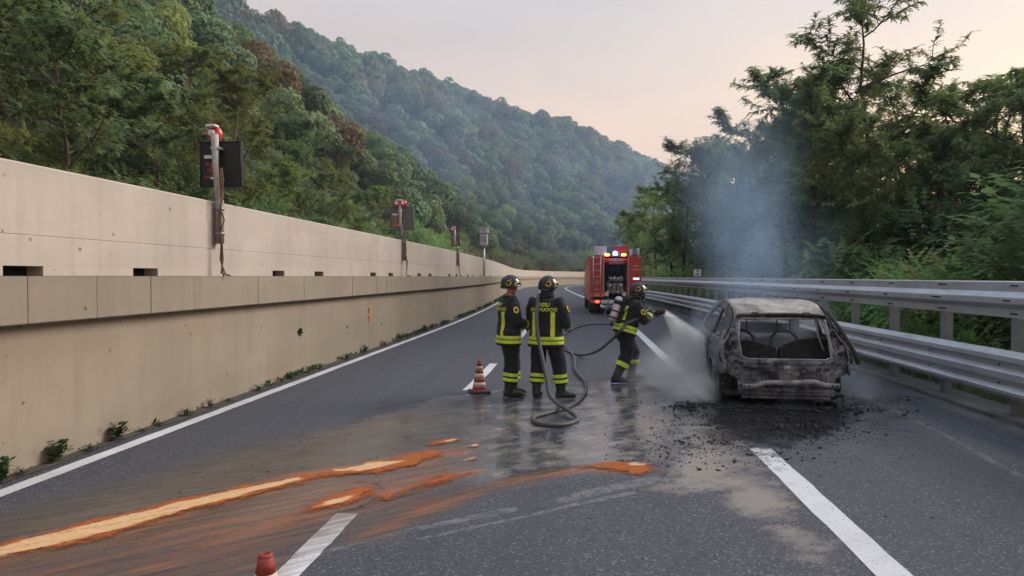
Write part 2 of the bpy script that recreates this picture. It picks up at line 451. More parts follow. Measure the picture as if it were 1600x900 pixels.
while yd < 160:
    tag(paint_strip('lane_dash', C_LINE, .17, yd, yd + 3.4, step=.1 if yd < 3 else .25), kind='structure'); yd += 9.2

# ---- absorbent sand thrown on the spill
def sand_material():
    m = new_mat('absorbent_sand'); t = NT(m); v = t.coord('Object')
    d = t.attr('depth'); n = t.math('SUBTRACT', t.noise(v, 5, 6, .7, .3, .7), .5)
    fs_ = t.noise(t.flow(-42, .8, 7), 2.2, 7, .75, .3, .7); n = t.math('ADD', n, t.math('SUBTRACT', fs_, .5))
    f = t.rng(t.math('ADD', d, t.math('MULTIPLY', n, .55)), .40, .68)
    oc = t.mix(t.noise(v, 22, 5, .7), (.30, .085, .028), (.42, .135, .045)); cc = t.mix(t.noise(v, 14, 4, .7), (.70, .46, .25), (.58, .36, .18))
    fl = t.noise(t.flow(-42, .8, 7), 2.5, 6, .7, .3, .7)
    oc = t.mix(t.math('MULTIPLY', t.rng(fl, .55, .9), .7), oc, (.16, .06, .03))
    t.set('Base Color', t.mix(f, oc, cc)); t.set('Roughness', .95); t.set('Specular IOR Level', .1)
    ea = t.math('ADD', t.attr('rim'), t.math('MULTIPLY', t.math('SUBTRACT', t.math('ADD', t.math('MULTIPLY', fl, .6), t.math('MULTIPLY', t.noise(v, 30, 5, .75, .3, .7), .4)), .5), 1.5))
    t.set('Alpha', t.rng(ea, .12, .95))
    t.bump(t.noise(v, 90, 4, .7, 0, 1), .006)
    return m
SAND = sand_material()
def sand_patch(pix, label, cores, h=.006, res=.02, seed=0):
    poly = gpoly(pix); xs = [p[0] for p in poly]; ys = [p[1] for p in poly]
    gx = np.arange(min(xs) - .1, max(xs) + .1, res); gy = np.arange(min(ys) - .1, max(ys) + .1, res * 1.5)
    X, Y = np.meshgrid(gx, gy); D = sdf(X.ravel(), Y.ravel(), poly).reshape(X.shape)
    N = np.array([[mnoise.fractal(Vector((x * 5 + seed, y * 3, 0)), 1, 2, 4) for x in gx] for y in gy])
    D2 = D + N * .085
    CR = np.maximum.reduce([np.zeros(X.size)] + [np.clip(sdf(X.ravel(), Y.ravel(), gpoly(c)) / .10 + .5, 0, 1) for c in cores]).reshape(X.shape)
    vs = []; fs = []; dep = []; rim = []; idm = -np.ones(X.shape, int)
    for j in range(X.shape[0]):
        for i in range(X.shape[1]):
            if D2[j, i] > -.012:
                idm[j, i] = len(vs)
                z = road_z(X[j, i]) + .0055 + min(h, max(D2[j, i], 0) * .12) * (1 + .5 * N[j, i])
                vs.append((X[j, i], Y[j, i], z)); dep.append(CR[j, i]); rim.append(max(0, D2[j, i] + .012))
    for j in range(X.shape[0] - 1):
        for i in range(X.shape[1] - 1):
            q = (idm[j, i], idm[j, i + 1], idm[j + 1, i + 1], idm[j + 1, i])
            if min(q) >= 0: fs.append(q)
    mb = MB(); mb.add(vs, fs, 0, True); o = mb.build('sand_spill', SAND)
    a = o.data.attributes.new('rim', 'FLOAT', 'POINT'); a.data.foreach_set('value', np.clip(np.array(rim) / .11, 0, 1).astype(np.float32))
    a = o.data.attributes.new('depth', 'FLOAT', 'POINT'); a.data.foreach_set('value', np.clip(dep, 0, 1).astype(np.float32))
    return tag(o, label, 'sand', kind='stuff')
sand_patch([(-140, 884), (0, 845), (130, 815), (260, 780), (380, 757), (480, 739), (560, 726), (620, 711), (665, 704), (698, 703), (694, 712), (650, 728), (590, 741), (520, 743), (430, 766), (300, 800), (180, 834), (60, 864), (0, 874), (-140, 920)], 'long streak of cream and orange absorbent sand crossing the wet lane',
  [[(-140, 890), (0, 853), (130, 821), (215, 802), (300, 780), (400, 759), (470, 745), (470, 750), (400, 768), (300, 793), (200, 822), (130, 842), (0, 869), (-140, 912)], [(520, 733), (560, 724), (640, 720), (600, 730), (560, 737), (520, 738)]])
sand_patch([(440, 808), (480, 788), (520, 772), (560, 757), (588, 757), (590, 768), (565, 782), (520, 796), (470, 803)], 'short hooked patch of orange sand below the long streak', [[(485, 794), (520, 781), (555, 774), (545, 783), (515, 791)]], seed=3)
sand_patch([(580, 778), (640, 757), (700, 741), (742, 734), (745, 740), (700, 756), (655, 766), (600, 782)], 'thin orange sand smear pointing at the firefighters', [], seed=5)
sand_patch([(890, 729), (950, 723), (1010, 721), (1028, 724), (1027, 740), (1000, 743), (950, 737), (900, 733)], 'orange sand heap nearest the solid white line', [[(980, 724), (1012, 722), (1008, 729), (985, 730)], [(905, 732), (960, 737), (1000, 743), (950, 739)]], seed=9)
sand_patch([(655, 697), (690, 687), (730, 682), (722, 690), (680, 697)], 'small orange sand dab nearest the firefighters', [[(690, 691), (722, 684), (705, 691)]], seed=12)
for i, q in enumerate([[(712, 699), (748, 694), (748, 698), (716, 702)], [(720, 708), (752, 703), (750, 708), (722, 713)], [(722, 719), (748, 714), (746, 718), (724, 722)]]):
    o = sand_patch(q, None, [q], h=.006, seed=20 + i)
    tag(o, 'faint cream sand dash beside the orange smears', 'sand', 'cream sand dashes')
# ---- burnt bits strewn about
char_m = M('charred_flakes', (.008, .008, .009), (.03, .028, .026), 30, .85)
def debris(spots, n, label, mat, smin, smax, seed):
    r = random.Random(seed); mb = MB()
    for _ in range(n):
        (cx, cy, sx, sy) = r.choice(spots); p = G(cx + r.gauss(0, sx), cy + r.gauss(0, sy))
        s = r.uniform(smin, smax) * (1 if r.random() < .85 else 1.8); a = r.uniform(0, 6.28); k = r.randint(3, 5)
        top = [(p.x + math.cos(a + 6.28 * i / k) * s * r.uniform(.4, 1.3), p.y + math.sin(a + 6.28 * i / k) * s * r.uniform(.4, 1.3), road_z(p.x) + .004 + s * r.uniform(.1, .7)) for i in range(k)]
        bot = [(q[0], q[1], road_z(p.x) + .003) for q in top]
        mb.add(top + bot, [tuple(range(k))] + [(i, i + k, (i + 1) % k + k, (i + 1) % k) for i in range(k)])
    return tag(mb.build('charred_debris', mat), label, 'debris', kind='stuff')
debris([(1110, 650, 60, 14), (1230, 655, 70, 14), (1180, 690, 70, 18), (1080, 700, 60, 22), (1360, 628, 26, 6), (1260, 672, 50, 8)], 2200, 'black burnt flakes strewn on the road around the wreck', char_m, .004, .013, 4)
debris([(1225, 658, 60, 7), (1075, 635, 14, 4), (1370, 626, 18, 3), (1240, 668, 30, 3)], 420, 'burnt lumps heaped behind the wreck', char_m, .008, .026, 6)
debris([(1250, 780, 250, 60), (1450, 700, 80, 40), (800, 760, 200, 50), (250, 720, 120, 30)], 420, 'small pale grit on the asphalt', M('grit', (.18, .17, .16), (.07, .065, .06), 9, .9), .003, .008, 8)

# ---- kerb strip and verge on the right, ground sheet to the horizon
conc_dirty = M('dirty_concrete', (.10, .10, .10), (.055, .056, .055), 3, .9, bump=.01, c3=(.16, .16, .15))
def strip(name, x0, x1, z0, z1, mat, y0=-40, y1=Y_END, step=1.0, kind='structure'):
    vs = []; fs = []; ys = list(np.arange(y0, y1, step)) + [y1]
    for y in ys:
        vs += [P(y, x0, z0), P(y, x1, z1)]
    for i in range(len(ys) - 1): fs.append((2 * i, 2 * i + 1, 2 * i + 3, 2 * i + 2))
    mb = MB(); mb.add(vs, fs); return tag(mb.build(name, mat), kind=kind)
kp = [(KERB_X - .02, -.08), (KERB_X, .035), (KERB_X + .10, .05), (KERB_X + .62, .02), (KERB_X + .70, -.12)]
vs = []; fs = []; ys = list(np.arange(-40, 14, .4)) + list(np.arange(14, Y_END + 1, 2.0))
r0 = random.Random(3)
for y in ys:
    for (x, z) in kp: vs.append(P(y, x + r0.uniform(-.02, .02), z + r0.uniform(-.008, .008)))
for i in range(len(ys) - 1):
    for k in range(len(kp) - 1):
        a = i * len(kp) + k; fs.append((a, a + 1, a + len(kp) + 1, a + len(kp)))
mb = MB(); mb.add(vs, fs); tag(mb.build('kerb', conc_dirty), kind='structure')

foot_poly = [tuple(P(y, -16.5)[:2]) for y in range(-80, 201, 10)]
fx, fy = foot_poly[-1]; foot_poly += [(fx + 60, fy + 60), (fx + 200, fy + 150), (fx + 500, fy + 250)]
RIDGE = [((-250, -420), 90), ((80, -180), 150), ((360, 4), 215), ((430, 34), 250), ((500, 66), 290), ((620, 112), 350), ((690, 130), 380), ((760, 158), 405), ((880, 208), 440), ((1000, 258), 465), ((1040, 276), 475), ((1200, 310), 490), ((1500, 330), 500)]
ridge = []
for (q, yy) in RIDGE:
    p = at_y(q[0], q[1], yy); ridge.append((p.x, p.y, p.z - 6.5))
ridge_xy = [(p[0], p[1]) for p in ridge]
def hill_h(px, py):
    df, _, sf = seg_dist(px, py, foot_poly); dr, ti, sr = seg_dist(px, py, ridge_xy)
    hz = np.interp(ti, range(len(ridge)), [p[2] for p in ridge])
    up = sf > 0                                     # the hill's side of the foot line
    behind = sr > 0
    s = df / (df + dr + 1e-6)
    h = 1.7 + (hz - 1.7) * (s ** .92)
    h = np.where(behind, hz - .35 * dr, h)
    wob = np.sin(px * .045 + py * .02) * 3.0 + np.sin(px * .02 - py * .05 + 1.3) * 4.0 + np.sin(px * .11 + py * .09) * 1.2
    h = h + wob * np.clip(df / 60, 0, 1) * np.clip(dr / 40, 0, 1)
    return np.where(up, np.maximum(h, -1.5), -1.5), df, dr, up, behind
soil = M('hill_soil', (.05, .06, .03), (.035, .05, .025), .9, .95, bump=.3, bscale=2.5, c3=(.08, .07, .045), s3=.3)
gx = np.arange(-460, 470, 7.0); gy = np.arange(-70, 680, 7.0); X, Y = np.meshgrid(gx, gy)
H, DF, DR, UP, BH = hill_h(X.ravel(), Y.ravel())
vs = np.stack([X.ravel(), Y.ravel(), H], -1); idx = np.arange(X.size).reshape(X.shape)
fq = np.stack([idx[:-1, :-1], idx[:-1, 1:], idx[1:, 1:], idx[1:, :-1]], -1).reshape(-1, 4)
keep = H[fq].max(1) > -1.4
mb = MB(); mb.add(vs.tolist(), fq[keep].tolist(), 0, True); tag(mb.build('hillside', soil), kind='structure')
gm = M('ground_soil', (.05, .052, .03), (.03, .04, .02), .6, .95)
mb = MB(); mb.add([(-3000, -3000, -1.6), (3000, -3000, -1.6), (3000, 3000, -1.6), (-3000, 3000, -1.6)], [(0, 1, 2, 3)])
tag(mb.build('ground', gm), kind='structure')
vergeM = M('verge_earth', (.055, .06, .03), (.03, .04, .02), 1.5, .95, bump=.03, c3=(.10, .085, .05))
# verge: falls away behind the rail
vs = []; fs = []; ys = list(np.arange(-40, Y_END + 1, 2.0)); vx = [(KERB_X + .60, -.04), (KERB_X + 1.1, -.12), (KERB_X + 3, -.6), (KERB_X + 9, -1.0), (KERB_X + 70, -1.55)]
for y in ys:
    for (x, z) in vx: vs.append(P(y, x, z + r0.uniform(-.05, .05) * (x > KERB_X + 1)))
for i in range(len(ys) - 1):
    for k in range(4): a = i * 5 + k; fs.append((a, a + 1, a + 6, a + 5))
mb = MB(); mb.add(vs, fs, 0, True); tag(mb.build('verge', vergeM), kind='structure')
# upper carriageway behind the wall
strip('upper_road', -16.6, WALL_X - .4, 1.80, 1.80, ROAD_M, step=2.0)
# ================================================================== LEFT WALLS
def wall_mat(name, c1, c2, c3, streak):
    m = new_mat(name); t = NT(m); v = t.coord('Object'); vz = t.coord('Object', (3.0, 3.0, .22))
    f = t.noise(v, .9, 7, .62, .3, .7); col = t.mix(f, c1, c2)
    st = t.noise(vz, 1.4, 5, .6, .52, .78); col = t.mix(t.math('MULTIPLY', st, streak), col, c3)
    hz = t.coord('Object', (.15, .15, 2.6)); hb = t.noise(hz, 1.2, 4, .6, .45, .7); col = t.mix(t.math('MULTIPLY', hb, .25), col, c3)
    bl = t.noise(v, .28, 6, .7, .42, .7); col = t.mix(t.math('MULTIPLY', bl, .5), col, c3)
    # small air holes and chips left by the formwork
    pv = t.n('TexVoronoi', {'Vector': v, 'Scale': 4.0}).outputs['Distance']
    pn = t.noise(v, 1.6, 3, .5, .48, .56); hole = t.math('MULTIPLY', t.rng(pv, .10, .06), pn)
    pv2 = t.n('TexVoronoi', {'Vector': v, 'Scale': 11.0}).outputs['Distance']; hole2 = t.math('MULTIPLY', t.rng(pv2, .11, .06), t.noise(v, 2.3, 3, .5, .52, .6))
    hole = t.math('MAXIMUM', hole, hole2)
    col = t.mix(t.math('MULTIPLY', hole, .75), col, tuple(x * .3 for x in c2))
    t.set('Base Color', col); t.set('Roughness', .9); t.set('Specular IOR Level', .2)
    h = t.math('SUBTRACT', t.math('MULTIPLY', t.noise(v, 26, 5, .65, 0, 1), .5), t.math('MULTIPLY', hole, 1.0)); t.bump(h, .006, .7)
    return m
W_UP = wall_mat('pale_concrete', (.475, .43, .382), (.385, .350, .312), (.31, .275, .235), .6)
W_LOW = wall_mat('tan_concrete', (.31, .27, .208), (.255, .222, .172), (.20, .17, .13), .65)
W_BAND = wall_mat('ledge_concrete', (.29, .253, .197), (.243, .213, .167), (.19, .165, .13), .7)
DARK = M('dark_void', (.012, .012, .012), rough=1)
rw = thing('retaining_wall', 'long tan concrete wall with jutting ledge along the left lane', 'wall', P(3, WALL_X, 0))
def ext(profile, ys, mi=0, inv=None, cap=True, smooth=False):
    """extrude a closed (x, z) profile along the road"""
    mb = MB(); n = len(profile); vs = []; fs = []
    for y in ys:
        for (x, z) in profile: vs.append(P(y, x, z) if inv is None else P(y, x, z) - inv)
    for i in range(len(ys) - 1):
        for k in range(n): fs.append((i * n + k, i * n + (k + 1) % n, (i + 1) * n + (k + 1) % n, (i + 1) * n + k))
    if cap: fs.append(tuple(range(n))); fs.append(tuple((len(ys) - 1) * n + k for k in range(n - 1, -1, -1)))
    mb.add(vs, fs, mi, smooth); return mb
def ysteps(a, b, k=.03):
    ys = [a]
    while ys[-1] < b: ys.append(min(b, ys[-1] + max(.9, ys[-1] * k)))
    return ys
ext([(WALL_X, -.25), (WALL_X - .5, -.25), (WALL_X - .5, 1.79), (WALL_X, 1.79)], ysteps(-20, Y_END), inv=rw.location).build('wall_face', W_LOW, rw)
mb = MB()
y = 5.91 - .92 * 17; k = 0; PW = .92; rp = random.Random(5)
zb = lambda y: 1.40
while y < Y_END - 1:
    pw = PW if y < 110 else PW * 4
    ys = [y + .004, y + pw - .004]; pr = .17 + rp.uniform(-.004, .004)
    pf = [(WALL_X + .002, zb(y)), (WALL_X + pr - .012, zb(y)), (WALL_X + pr, zb(y) + .012), (WALL_X + pr, 1.852), (WALL_X + .002, 1.852)]
    if y > -1 and y < 110: ext(pf, ys, inv=rw.location).build('panel', W_BAND, rw)
    elif y >= 110: ext(pf, [y + .004, y + pw / 2, y + pw - .004], inv=rw.location).build('panel', W_BAND, rw)
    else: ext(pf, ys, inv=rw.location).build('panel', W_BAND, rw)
    y += pw; k += 1
ext([(WALL_X - .04, 1.41), (WALL_X + .12, 1.41), (WALL_X + .12, 1.845), (WALL_X - .04, 1.845)], ysteps(-10, Y_END - 1), inv=rw.location).build('ledge_core', DARK, rw)
# ---- the parapet on top, in poured lengths, with drain slots along its foot
pw_ = thing('parapet_wall', 'pale concrete parapet with drain slots standing on the ledge', 'wall', P(3, WALL_X - .1, 1.86))
UX, UT, ZT = WALL_X - .02, .32, 2.95
slots = [6.08, 7.94, 11.68, 13.58, 17.28, 18.95, 22.4, 24.1, 28, 29.8, 33.4, 35.2, 39, 41, 45, 47, 51, 53]
slots = [.5, 2.4] + slots
joints = [-14.6, -4.6, 5.4, 15.4, 25.4, 35.4, 46.2, 58, 70, 82, 96, 110, 124, 140, 156, 172, 190, 209]
for a, b in zip(joints[:-1], joints[1:]):
    inv = pw_.location; g = .006
    ys = ysteps(a + g, b - g, .05); zc = 2.25
    top = (lambda y: ZT)
    prof = [(UX, 1.952), (UX - UT, 1.952), (UX - UT, ZT), (UX - .02, ZT), (UX, ZT - .02), (UX, zc + .008), (UX - .006, zc + .004), (UX - .006, zc - .004), (UX, zc - .008)]
    sec = ext(prof, ys, inv=inv)
    cuts = [s for s in slots if a < s < b]; e0 = a + g
    for s in cuts + [None]:
        e1 = (s - .24) if s else b - g
        q = ext([(UX, 1.856), (UX - UT, 1.856), (UX - UT, 1.9515), (UX, 1.9515)], ysteps(e0, e1, .05), inv=inv)
        sec.add(q.v, q.f)
        if s:
            q = ext([(UX - .18, 1.856), (UX - UT, 1.856), (UX - UT, 1.9515), (UX - .18, 1.9515)], [s - .24, s + .24], inv=inv); sec.add(q.v, q.f, 1)
            e0 = s + .24
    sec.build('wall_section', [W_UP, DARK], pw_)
# ================================================================== GUARD RAIL
def galv_mat(name, a, b, rust=0.0):
    m = new_mat(name); t = NT(m); v = t.coord('Object'); st = t.coord('Object', (4, .5, 4))
    f = t.noise(v, 1.3, 6, .6, .3, .7); col = t.mix(f, a, b)
    dz = t.noise(st, 2.5, 6, .7, .5, .75); col = t.mix(t.math('MULTIPLY', dz, .5), col, (.13, .125, .12))
    t.set('Base Color', col); t.set('Metallic', .55); t.set('Roughness', t.rng(t.noise(v, 7, 5), 0, 1, .38, .58))
    t.bump(t.noise(st, 3, 4, .6, 0, 1), .004, .5)
    return m
GALV = galv_mat('galvanised_steel', (.56, .585, .63), (.45, .47, .51)); GALV_D = galv_mat('galvanised_post', (.30, .31, .33), (.22, .23, .25))
BOLT = M('bolt_steel', (.06, .06, .065), rough=.6, metal=.5)
gr = thing('guard_rail', 'galvanised double guard rail on posts beyond the emergency lane', 'guard rail', P(9, RAIL_X, 0))
SP = 1.76; Y0R = 9.45 - 5 * SP
low = [(0, .29), (-.012, .31), (-.085, .35), (-.09, .39), (-.03, .445), (-.03, .49), (-.09, .54), (-.09, .62), (-.03, .675), (-.03, .72), (-.09, .77), (-.085, .83), (-.01, .885), (0, .90)]
upp = [(0, 1.31), (0, 1.415), (-.02, 1.435), (-.085, 1.485), (-.09, 1.50), (-.09, 1.565), (-.085, 1.58), (-.02, 1.635), (0, 1.65), (0, 1.775), (.03, 1.79)]
def rail_sec(prof, xo, y0, y1, inv, flare=.004):
    ys = list(np.linspace(y0, y1, 9)); n = len(prof); vs = []; fs = []
    for i, y in enumerate(ys):
        e = flare if i == 0 else 0
        for (x, z) in prof: vs.append(P(y, xo + x - e, z) - inv)
        for (x, z) in prof: vs.append(P(y, xo + x + .005 - e, z) - inv)
    N = 2 * n
    for i in range(len(ys) - 1):
        for k in range(n - 1):
            a = i * N + k; fs.append((a, a + 1, a + 1 + N, a + N)); a += n; fs.append((a, a + N, a + 1 + N, a + 1))
        for k in (0, n - 1): a = i * N + k; fs.append((a, a + N, a + N + n, a + n))
    mb = MB(); mb.add(vs, fs, 0, False); return mb
def place_local(o, pos, par): o.location = pos - par.location; return o
# post: C profile
mb = MB(); pz0, pz1 = -.15, 1.77
for b in ((-.055, 0, .012, .15), (.0, -.069, .10, .012), (.0, .069, .10, .012)):
    mb.box((b[0] + .06, b[1], (pz0 + pz1) / 2), (b[2], b[3], pz1 - pz0))
post_me = mb.mesh('post', GALV_D)
mb = MB(); mb.box((-.03, 0, .6), (.11, .10, .46)); mb.box((-.03, 0, .6), (.09, .14, .2)); spacer_me = mb.mesh('spacer', GALV_D)
i = 0; bolts = MB()
while Y0R + i * SP < Y_END - 3:
    y = Y0R + i * SP
    if i % 3 == 0:
        y1 = min(y + 3 * SP + .18, Y_END)
        rail_sec(low, RAIL_X - .14, y - .10, y1 - .08, gr.location).build('rail', GALV, gr)
        rail_sec(upp, RAIL_X, y - .05 + .9, y1 + .85, gr.location).build('rail', GALV, gr)
    place_local(mesh_obj('post', post_me, gr), P(y, RAIL_X + .012, 0), gr)
    place_local(mesh_obj('spacer', spacer_me, gr), P(y, RAIL_X - .03, 0), gr)
    if y < 60:
        for z, xo in ((1.73, RAIL_X), (1.535, RAIL_X - .09), (1.36, RAIL_X), (.7, RAIL_X - .17), (.47, RAIL_X - .17)):
            for k in range(-2, 3) if (z > 1 and i % 3 == 0) else (range(-1, 2) if z > 1 else (0,)):
                c = P(y + k * .055, xo - .006, z) - gr.location; bolts.box(c, (.014, .026, .022))
    i += 1
o = bolts.build('bolts', BOLT, gr); o['kind'] = 'stuff'
# white distance plate standing above the rail
PLATE = M('white_plate', (.72, .73, .72), (.62, .63, .62), 3, .5)
BLACKP = M('black_print', (.02, .02, .022), rough=.6)
def text_mesh(s, size, depth=.0015, align='CENTER', shear=0, space=1.0, bold=0.0):
    c = bpy.data.curves.new('lettering', 'FONT'); c.body = s; c.size = size; c.extrude = depth; c.align_x = align; c.align_y = 'CENTER'; c.space_character = space; c.offset = bold; c.resolution_u = 2; c.shear = shear
    o = bpy.data.objects.new('tmp', c); COL.objects.link(o); dg = bpy.context.evaluated_depsgraph_get(); dg.update()
    me = bpy.data.meshes.new_from_object(o.evaluated_get(dg)); bpy.data.objects.remove(o); bpy.data.curves.remove(c); return me
def lettering(name, s, size, mat, parent, loc, rot=(90, 0, 0), **k):
    me = text_mesh(s, size, **k); me.materials.clear(); me.materials.append(mat)
    o = mesh_obj(name, me, parent); o.location = loc; o.rotation_euler = tuple(R(a) for a in rot); return o
dp = thing('distance_plate', 'small white distance plate standing above the guard rail', 'sign', P(33, RAIL_X + .1, 0))
mb = MB(); mb.bbox((0, 0, 2.02), (.34, .02, .32), .006); mb.build('plate', PLATE, dp)
mb = MB(); mb.box((0, .03, .95), (.05, .03, 2.1)); mb.build('post', GALV_D, dp)
lettering('lettering', '78', .15, BLACKP, dp, (0, -.0125, 2.09), bold=.004); lettering('lettering', '040', .13, BLACKP, dp, (0, -.0125, 1.95), bold=.004)

# ================================================================== LANE SIGNAL POSTS ON THE PARAPET
STEEL = M('weathered_pole', (.50, .48, .45), (.34, .32, .30), 6, .6, metal=.2, c3=(.20, .16, .13), s3=4, stretch=(1, 1, .4))
PIPE = M('grey_plastic_pipe', (.24, .225, .20), (.18, .165, .15), 5, .6)
CABLE = M('brown_cable', (.16, .085, .045), (.10, .06, .04), 9, .7)
PANEL = M('black_led_board', (.012, .014, .013), (.020, .023, .021), 40, .45)
REDDIG = M('red_led_digit', (.16, .035, .03), (.10, .02, .02), 30, .5, emit=(1, .09, .06, 1), es=.015)
REDDIG2 = M('orange_led_digit', (.30, .085, .04), (.2, .05, .03), 30, .5, emit=(1, .2, .06, 1), es=.05)
LAMP_R = M('red_lamp_lens', (.62, .07, .06), (.50, .05, .06), 6, .25, spec=.6)
LAMP_W = M('white_lamp_dome', (.74, .70, .66), (.62, .58, .55), 6, .4)
PANEL2 = M('hazed_led_board', (.12, .118, .122), (.14, .135, .138), 40, .6)  # board black lightened to paint in the haze before the farther posts
def signal_post(y, ztop, label, digit, dm, flash, tilt=-.02, w_=.62, hgt=.66):
    base = P(y, UX + .03, 0); t = thing('signal_post', label, 'signal post', base)
    mb = MB(); mb.tube([(.02, 0, ZT + .0), (.01 + tilt, 0, ZT + .5), (tilt, 0, ztop)], [.035, .045, .055], 10); mb.build('pole', STEEL, t)
    mb = MB(); mb.tube([(.045, 0, 2.33), (.045, 0, ZT + .02)], .062, 12); mb.build('pipe', PIPE, t)
    for z in (2.46, 2.82): mb = MB(); mb.tube([(.045, 0, z), (.045, 0, z + .035)], .072, 12); mb.build('clamp', GALV_D, t)
    for s_ in range(3):
        r = random.Random(int(y * 10) + s_); pts = []
        for k in range(9):
            z = ztop - .5 - (ztop - .5 - 1.9) * k / 8; amp = .05 + (.05 if k in (4, 7) else 0)
            pts.append((.11 + r.uniform(-.02, .05) + tilt * (1 - k / 8), r.uniform(-.06, .02) - .05, z))
        pts.append((.16 + .05 * s_, -.1, 1.862)); mb = MB(); mb.tube(pts, .011, 5); mb.build('cable', CABLE, t)
    pz = ztop - .42
    mb = MB(); mb.bbox((tilt + .03, .16, pz), (w_, .10, hgt), .012); bd = mb.build('led_board', PANEL if y < 15 else PANEL2, t)
    mb = MB()
    for a, b in (((-w_ / 2, -hgt / 2), (w_ / 2, -hgt / 2)), ((w_ / 2, -hgt / 2), (w_ / 2, hgt / 2)), ((w_ / 2, hgt / 2), (-w_ / 2, hgt / 2)), ((-w_ / 2, hgt / 2), (-w_ / 2, -hgt / 2))):
        mb.tube([(tilt + .03 + a[0], .105, pz + a[1]), (tilt + .03 + b[0], .105, pz + b[1])], .012, 4)
    mb.build('frame', BLACKP if y < 15 else PANEL2, bd)
    if digit: 
        d = lettering('digit', digit, hgt * .52, dm, bd, (tilt + .03 - w_ * .29, .1055, pz - hgt * .16), bold=.004)
        mb = MB(); mb.box((tilt + .03 - w_ * .29, .105, pz + hgt * .17), (w_ * .24, .008, hgt * .075)); mb.build('white_bar', LAMP_W, bd)
    for z in (pz - .22, pz + .22): mb = MB(); mb.box((tilt + .01, .06, z), (.14, .16, .03)); mb.build('bracket', GALV, t)
    for (dx, dy) in flash:
        mb = MB(); rot = Matrix.Rotation(R(90), 3, 'X')
        mb.lathe((tilt + dx, dy, ztop + .02), [(.005, -.07), (.085, -.06), (.112, -.02), (.112, .03), (.095, .06), (.005, .065)], 18, axis='y'); lamp = mb.build('flashing_lamp', LAMP_R, t)
        mb = MB(); mb.lathe((tilt + dx - .01, dy - .075, ztop + .02), [(.002, -.028), (.035, -.024), (.052, -.008), (.056, .004), (.05, .006)], 14, axis='y'); mb.build('lens', LAMP_W, lamp)
    mb = MB(); mb.bbox((tilt - .02, -.03, ztop + .115), (.15, .12, .035), .012); mb.build('cap', LAMP_W, t)
    return t
signal_post(9.55, z_at(331, 210, 9.55), 'tall signal post on the parapet with black board showing a red 3', '3', REDDIG, [(-.035, .06)])
signal_post(20.24, z_at(628, 319, 20.24), 'signal post with dim orange 2 and twin red lamps, second along the parapet', '2', REDDIG2, [(-.09, 0), (.1, 0)], tilt=-.10, w_=.72, hgt=.72)
signal_post(29.85, z_at(716, 359, 29.85), 'smallest signal post with one red lamp, nearest the grey cabinet pole', '3', REDDIG2, [(-.08, 0)], tilt=-.12, w_=.4, hgt=.6)
# grey cabinet on a slim pole
cb = thing('camera_cabinet', 'grey louvred cabinet on a slim pole in front of the parapet', 'cabinet', P(40.26, UX + .10, 1.86))
GREYB = M('grey_cabinet_paint', (.48, .49, .50), (.40, .41, .42), 4, .5)
mb = MB(); mb.tube([(0, 0, 0), (0, 0, 1.75)], .055, 10); mb.build('pole', GALV, cb)
mb = MB(); mb.bbox((-.01, 0, 2.17), (.44, .36, .62), .02); bx = mb.build('box', GREYB, cb)
mb = MB(); mb.bbox((-.01, 0, 2.72), (.50, .42, .30), .02); mb.build('hood', GREYB, cb)
mb = MB(); mb.bbox((-.01, 0, 2.90), (.62, .5, .03), .008); mb.build('roof', GALV, cb)
for z in (2.05, 2.12, 2.19, 2.26, 2.33): mb = MB(); mb.box((-.01, -.187, z), (.34, .012, .028), rot=Matrix.Rotation(R(20), 3, 'X')); mb.build('louvre', GALV_D, bx)
mb = MB(); mb.box((-.01, -.02, 1.80), (.30, .30, .10)); mb.build('bracket', GALV_D, cb)
for z in (2.72,):
    mb = MB(); mb.box((-.01, -.213, z), (.12, .01, .05)); mb.build('label_plate', BLACKP, cb)
# round sign and small lamp post peeping over the parapet
rs = thing('speed_sign', 'round red and white road sign peeping over the parapet', 'road sign', P(19.0, UX - 1.0, 1.80))
REDP = M('red_sign_paint', (.55, .05, .06), (.45, .05, .05), 5, .5)
mb = MB(); mb.lathe((0, 0, 1.12), [(.01, -.01), (.235, -.01), (.235, .01), (.01, .01)], 24, axis='y'); rr_ = mb.build('rim', REDP, rs)
mb = MB(); mb.lathe((0, -.014, 1.12), [(.01, -.004), (.165, -.004), (.165, .004), (.01, .004)], 24, axis='y'); mb.build('disc', PLATE, rr_)
lettering('number', '80', .19, BLACKP, rs, (0, -.022, 1.12), bold=.004)
mb = MB(); mb.tube([(0, .04, 0), (0, .04, 1.25)], .03, 8); mb.build('pole', GALV, rs)
lp = thing('marker_lamp', 'thin pole with a small lamp head behind the parapet', 'lamp', P(34.0, UX - .6, 1.80))
mb = MB(); mb.tube([(0, 0, 0), (0, 0, 1.75)], .03, 8); mb.build('pole', GALV, lp)
mb = MB(); mb.bbox((.05, 0, 1.80), (.26, .12, .09), .02); mb.bbox((.0, 0, 1.72), (.10, .1, .1), .02); mb.build('lamp_head', LAMP_W, lp)
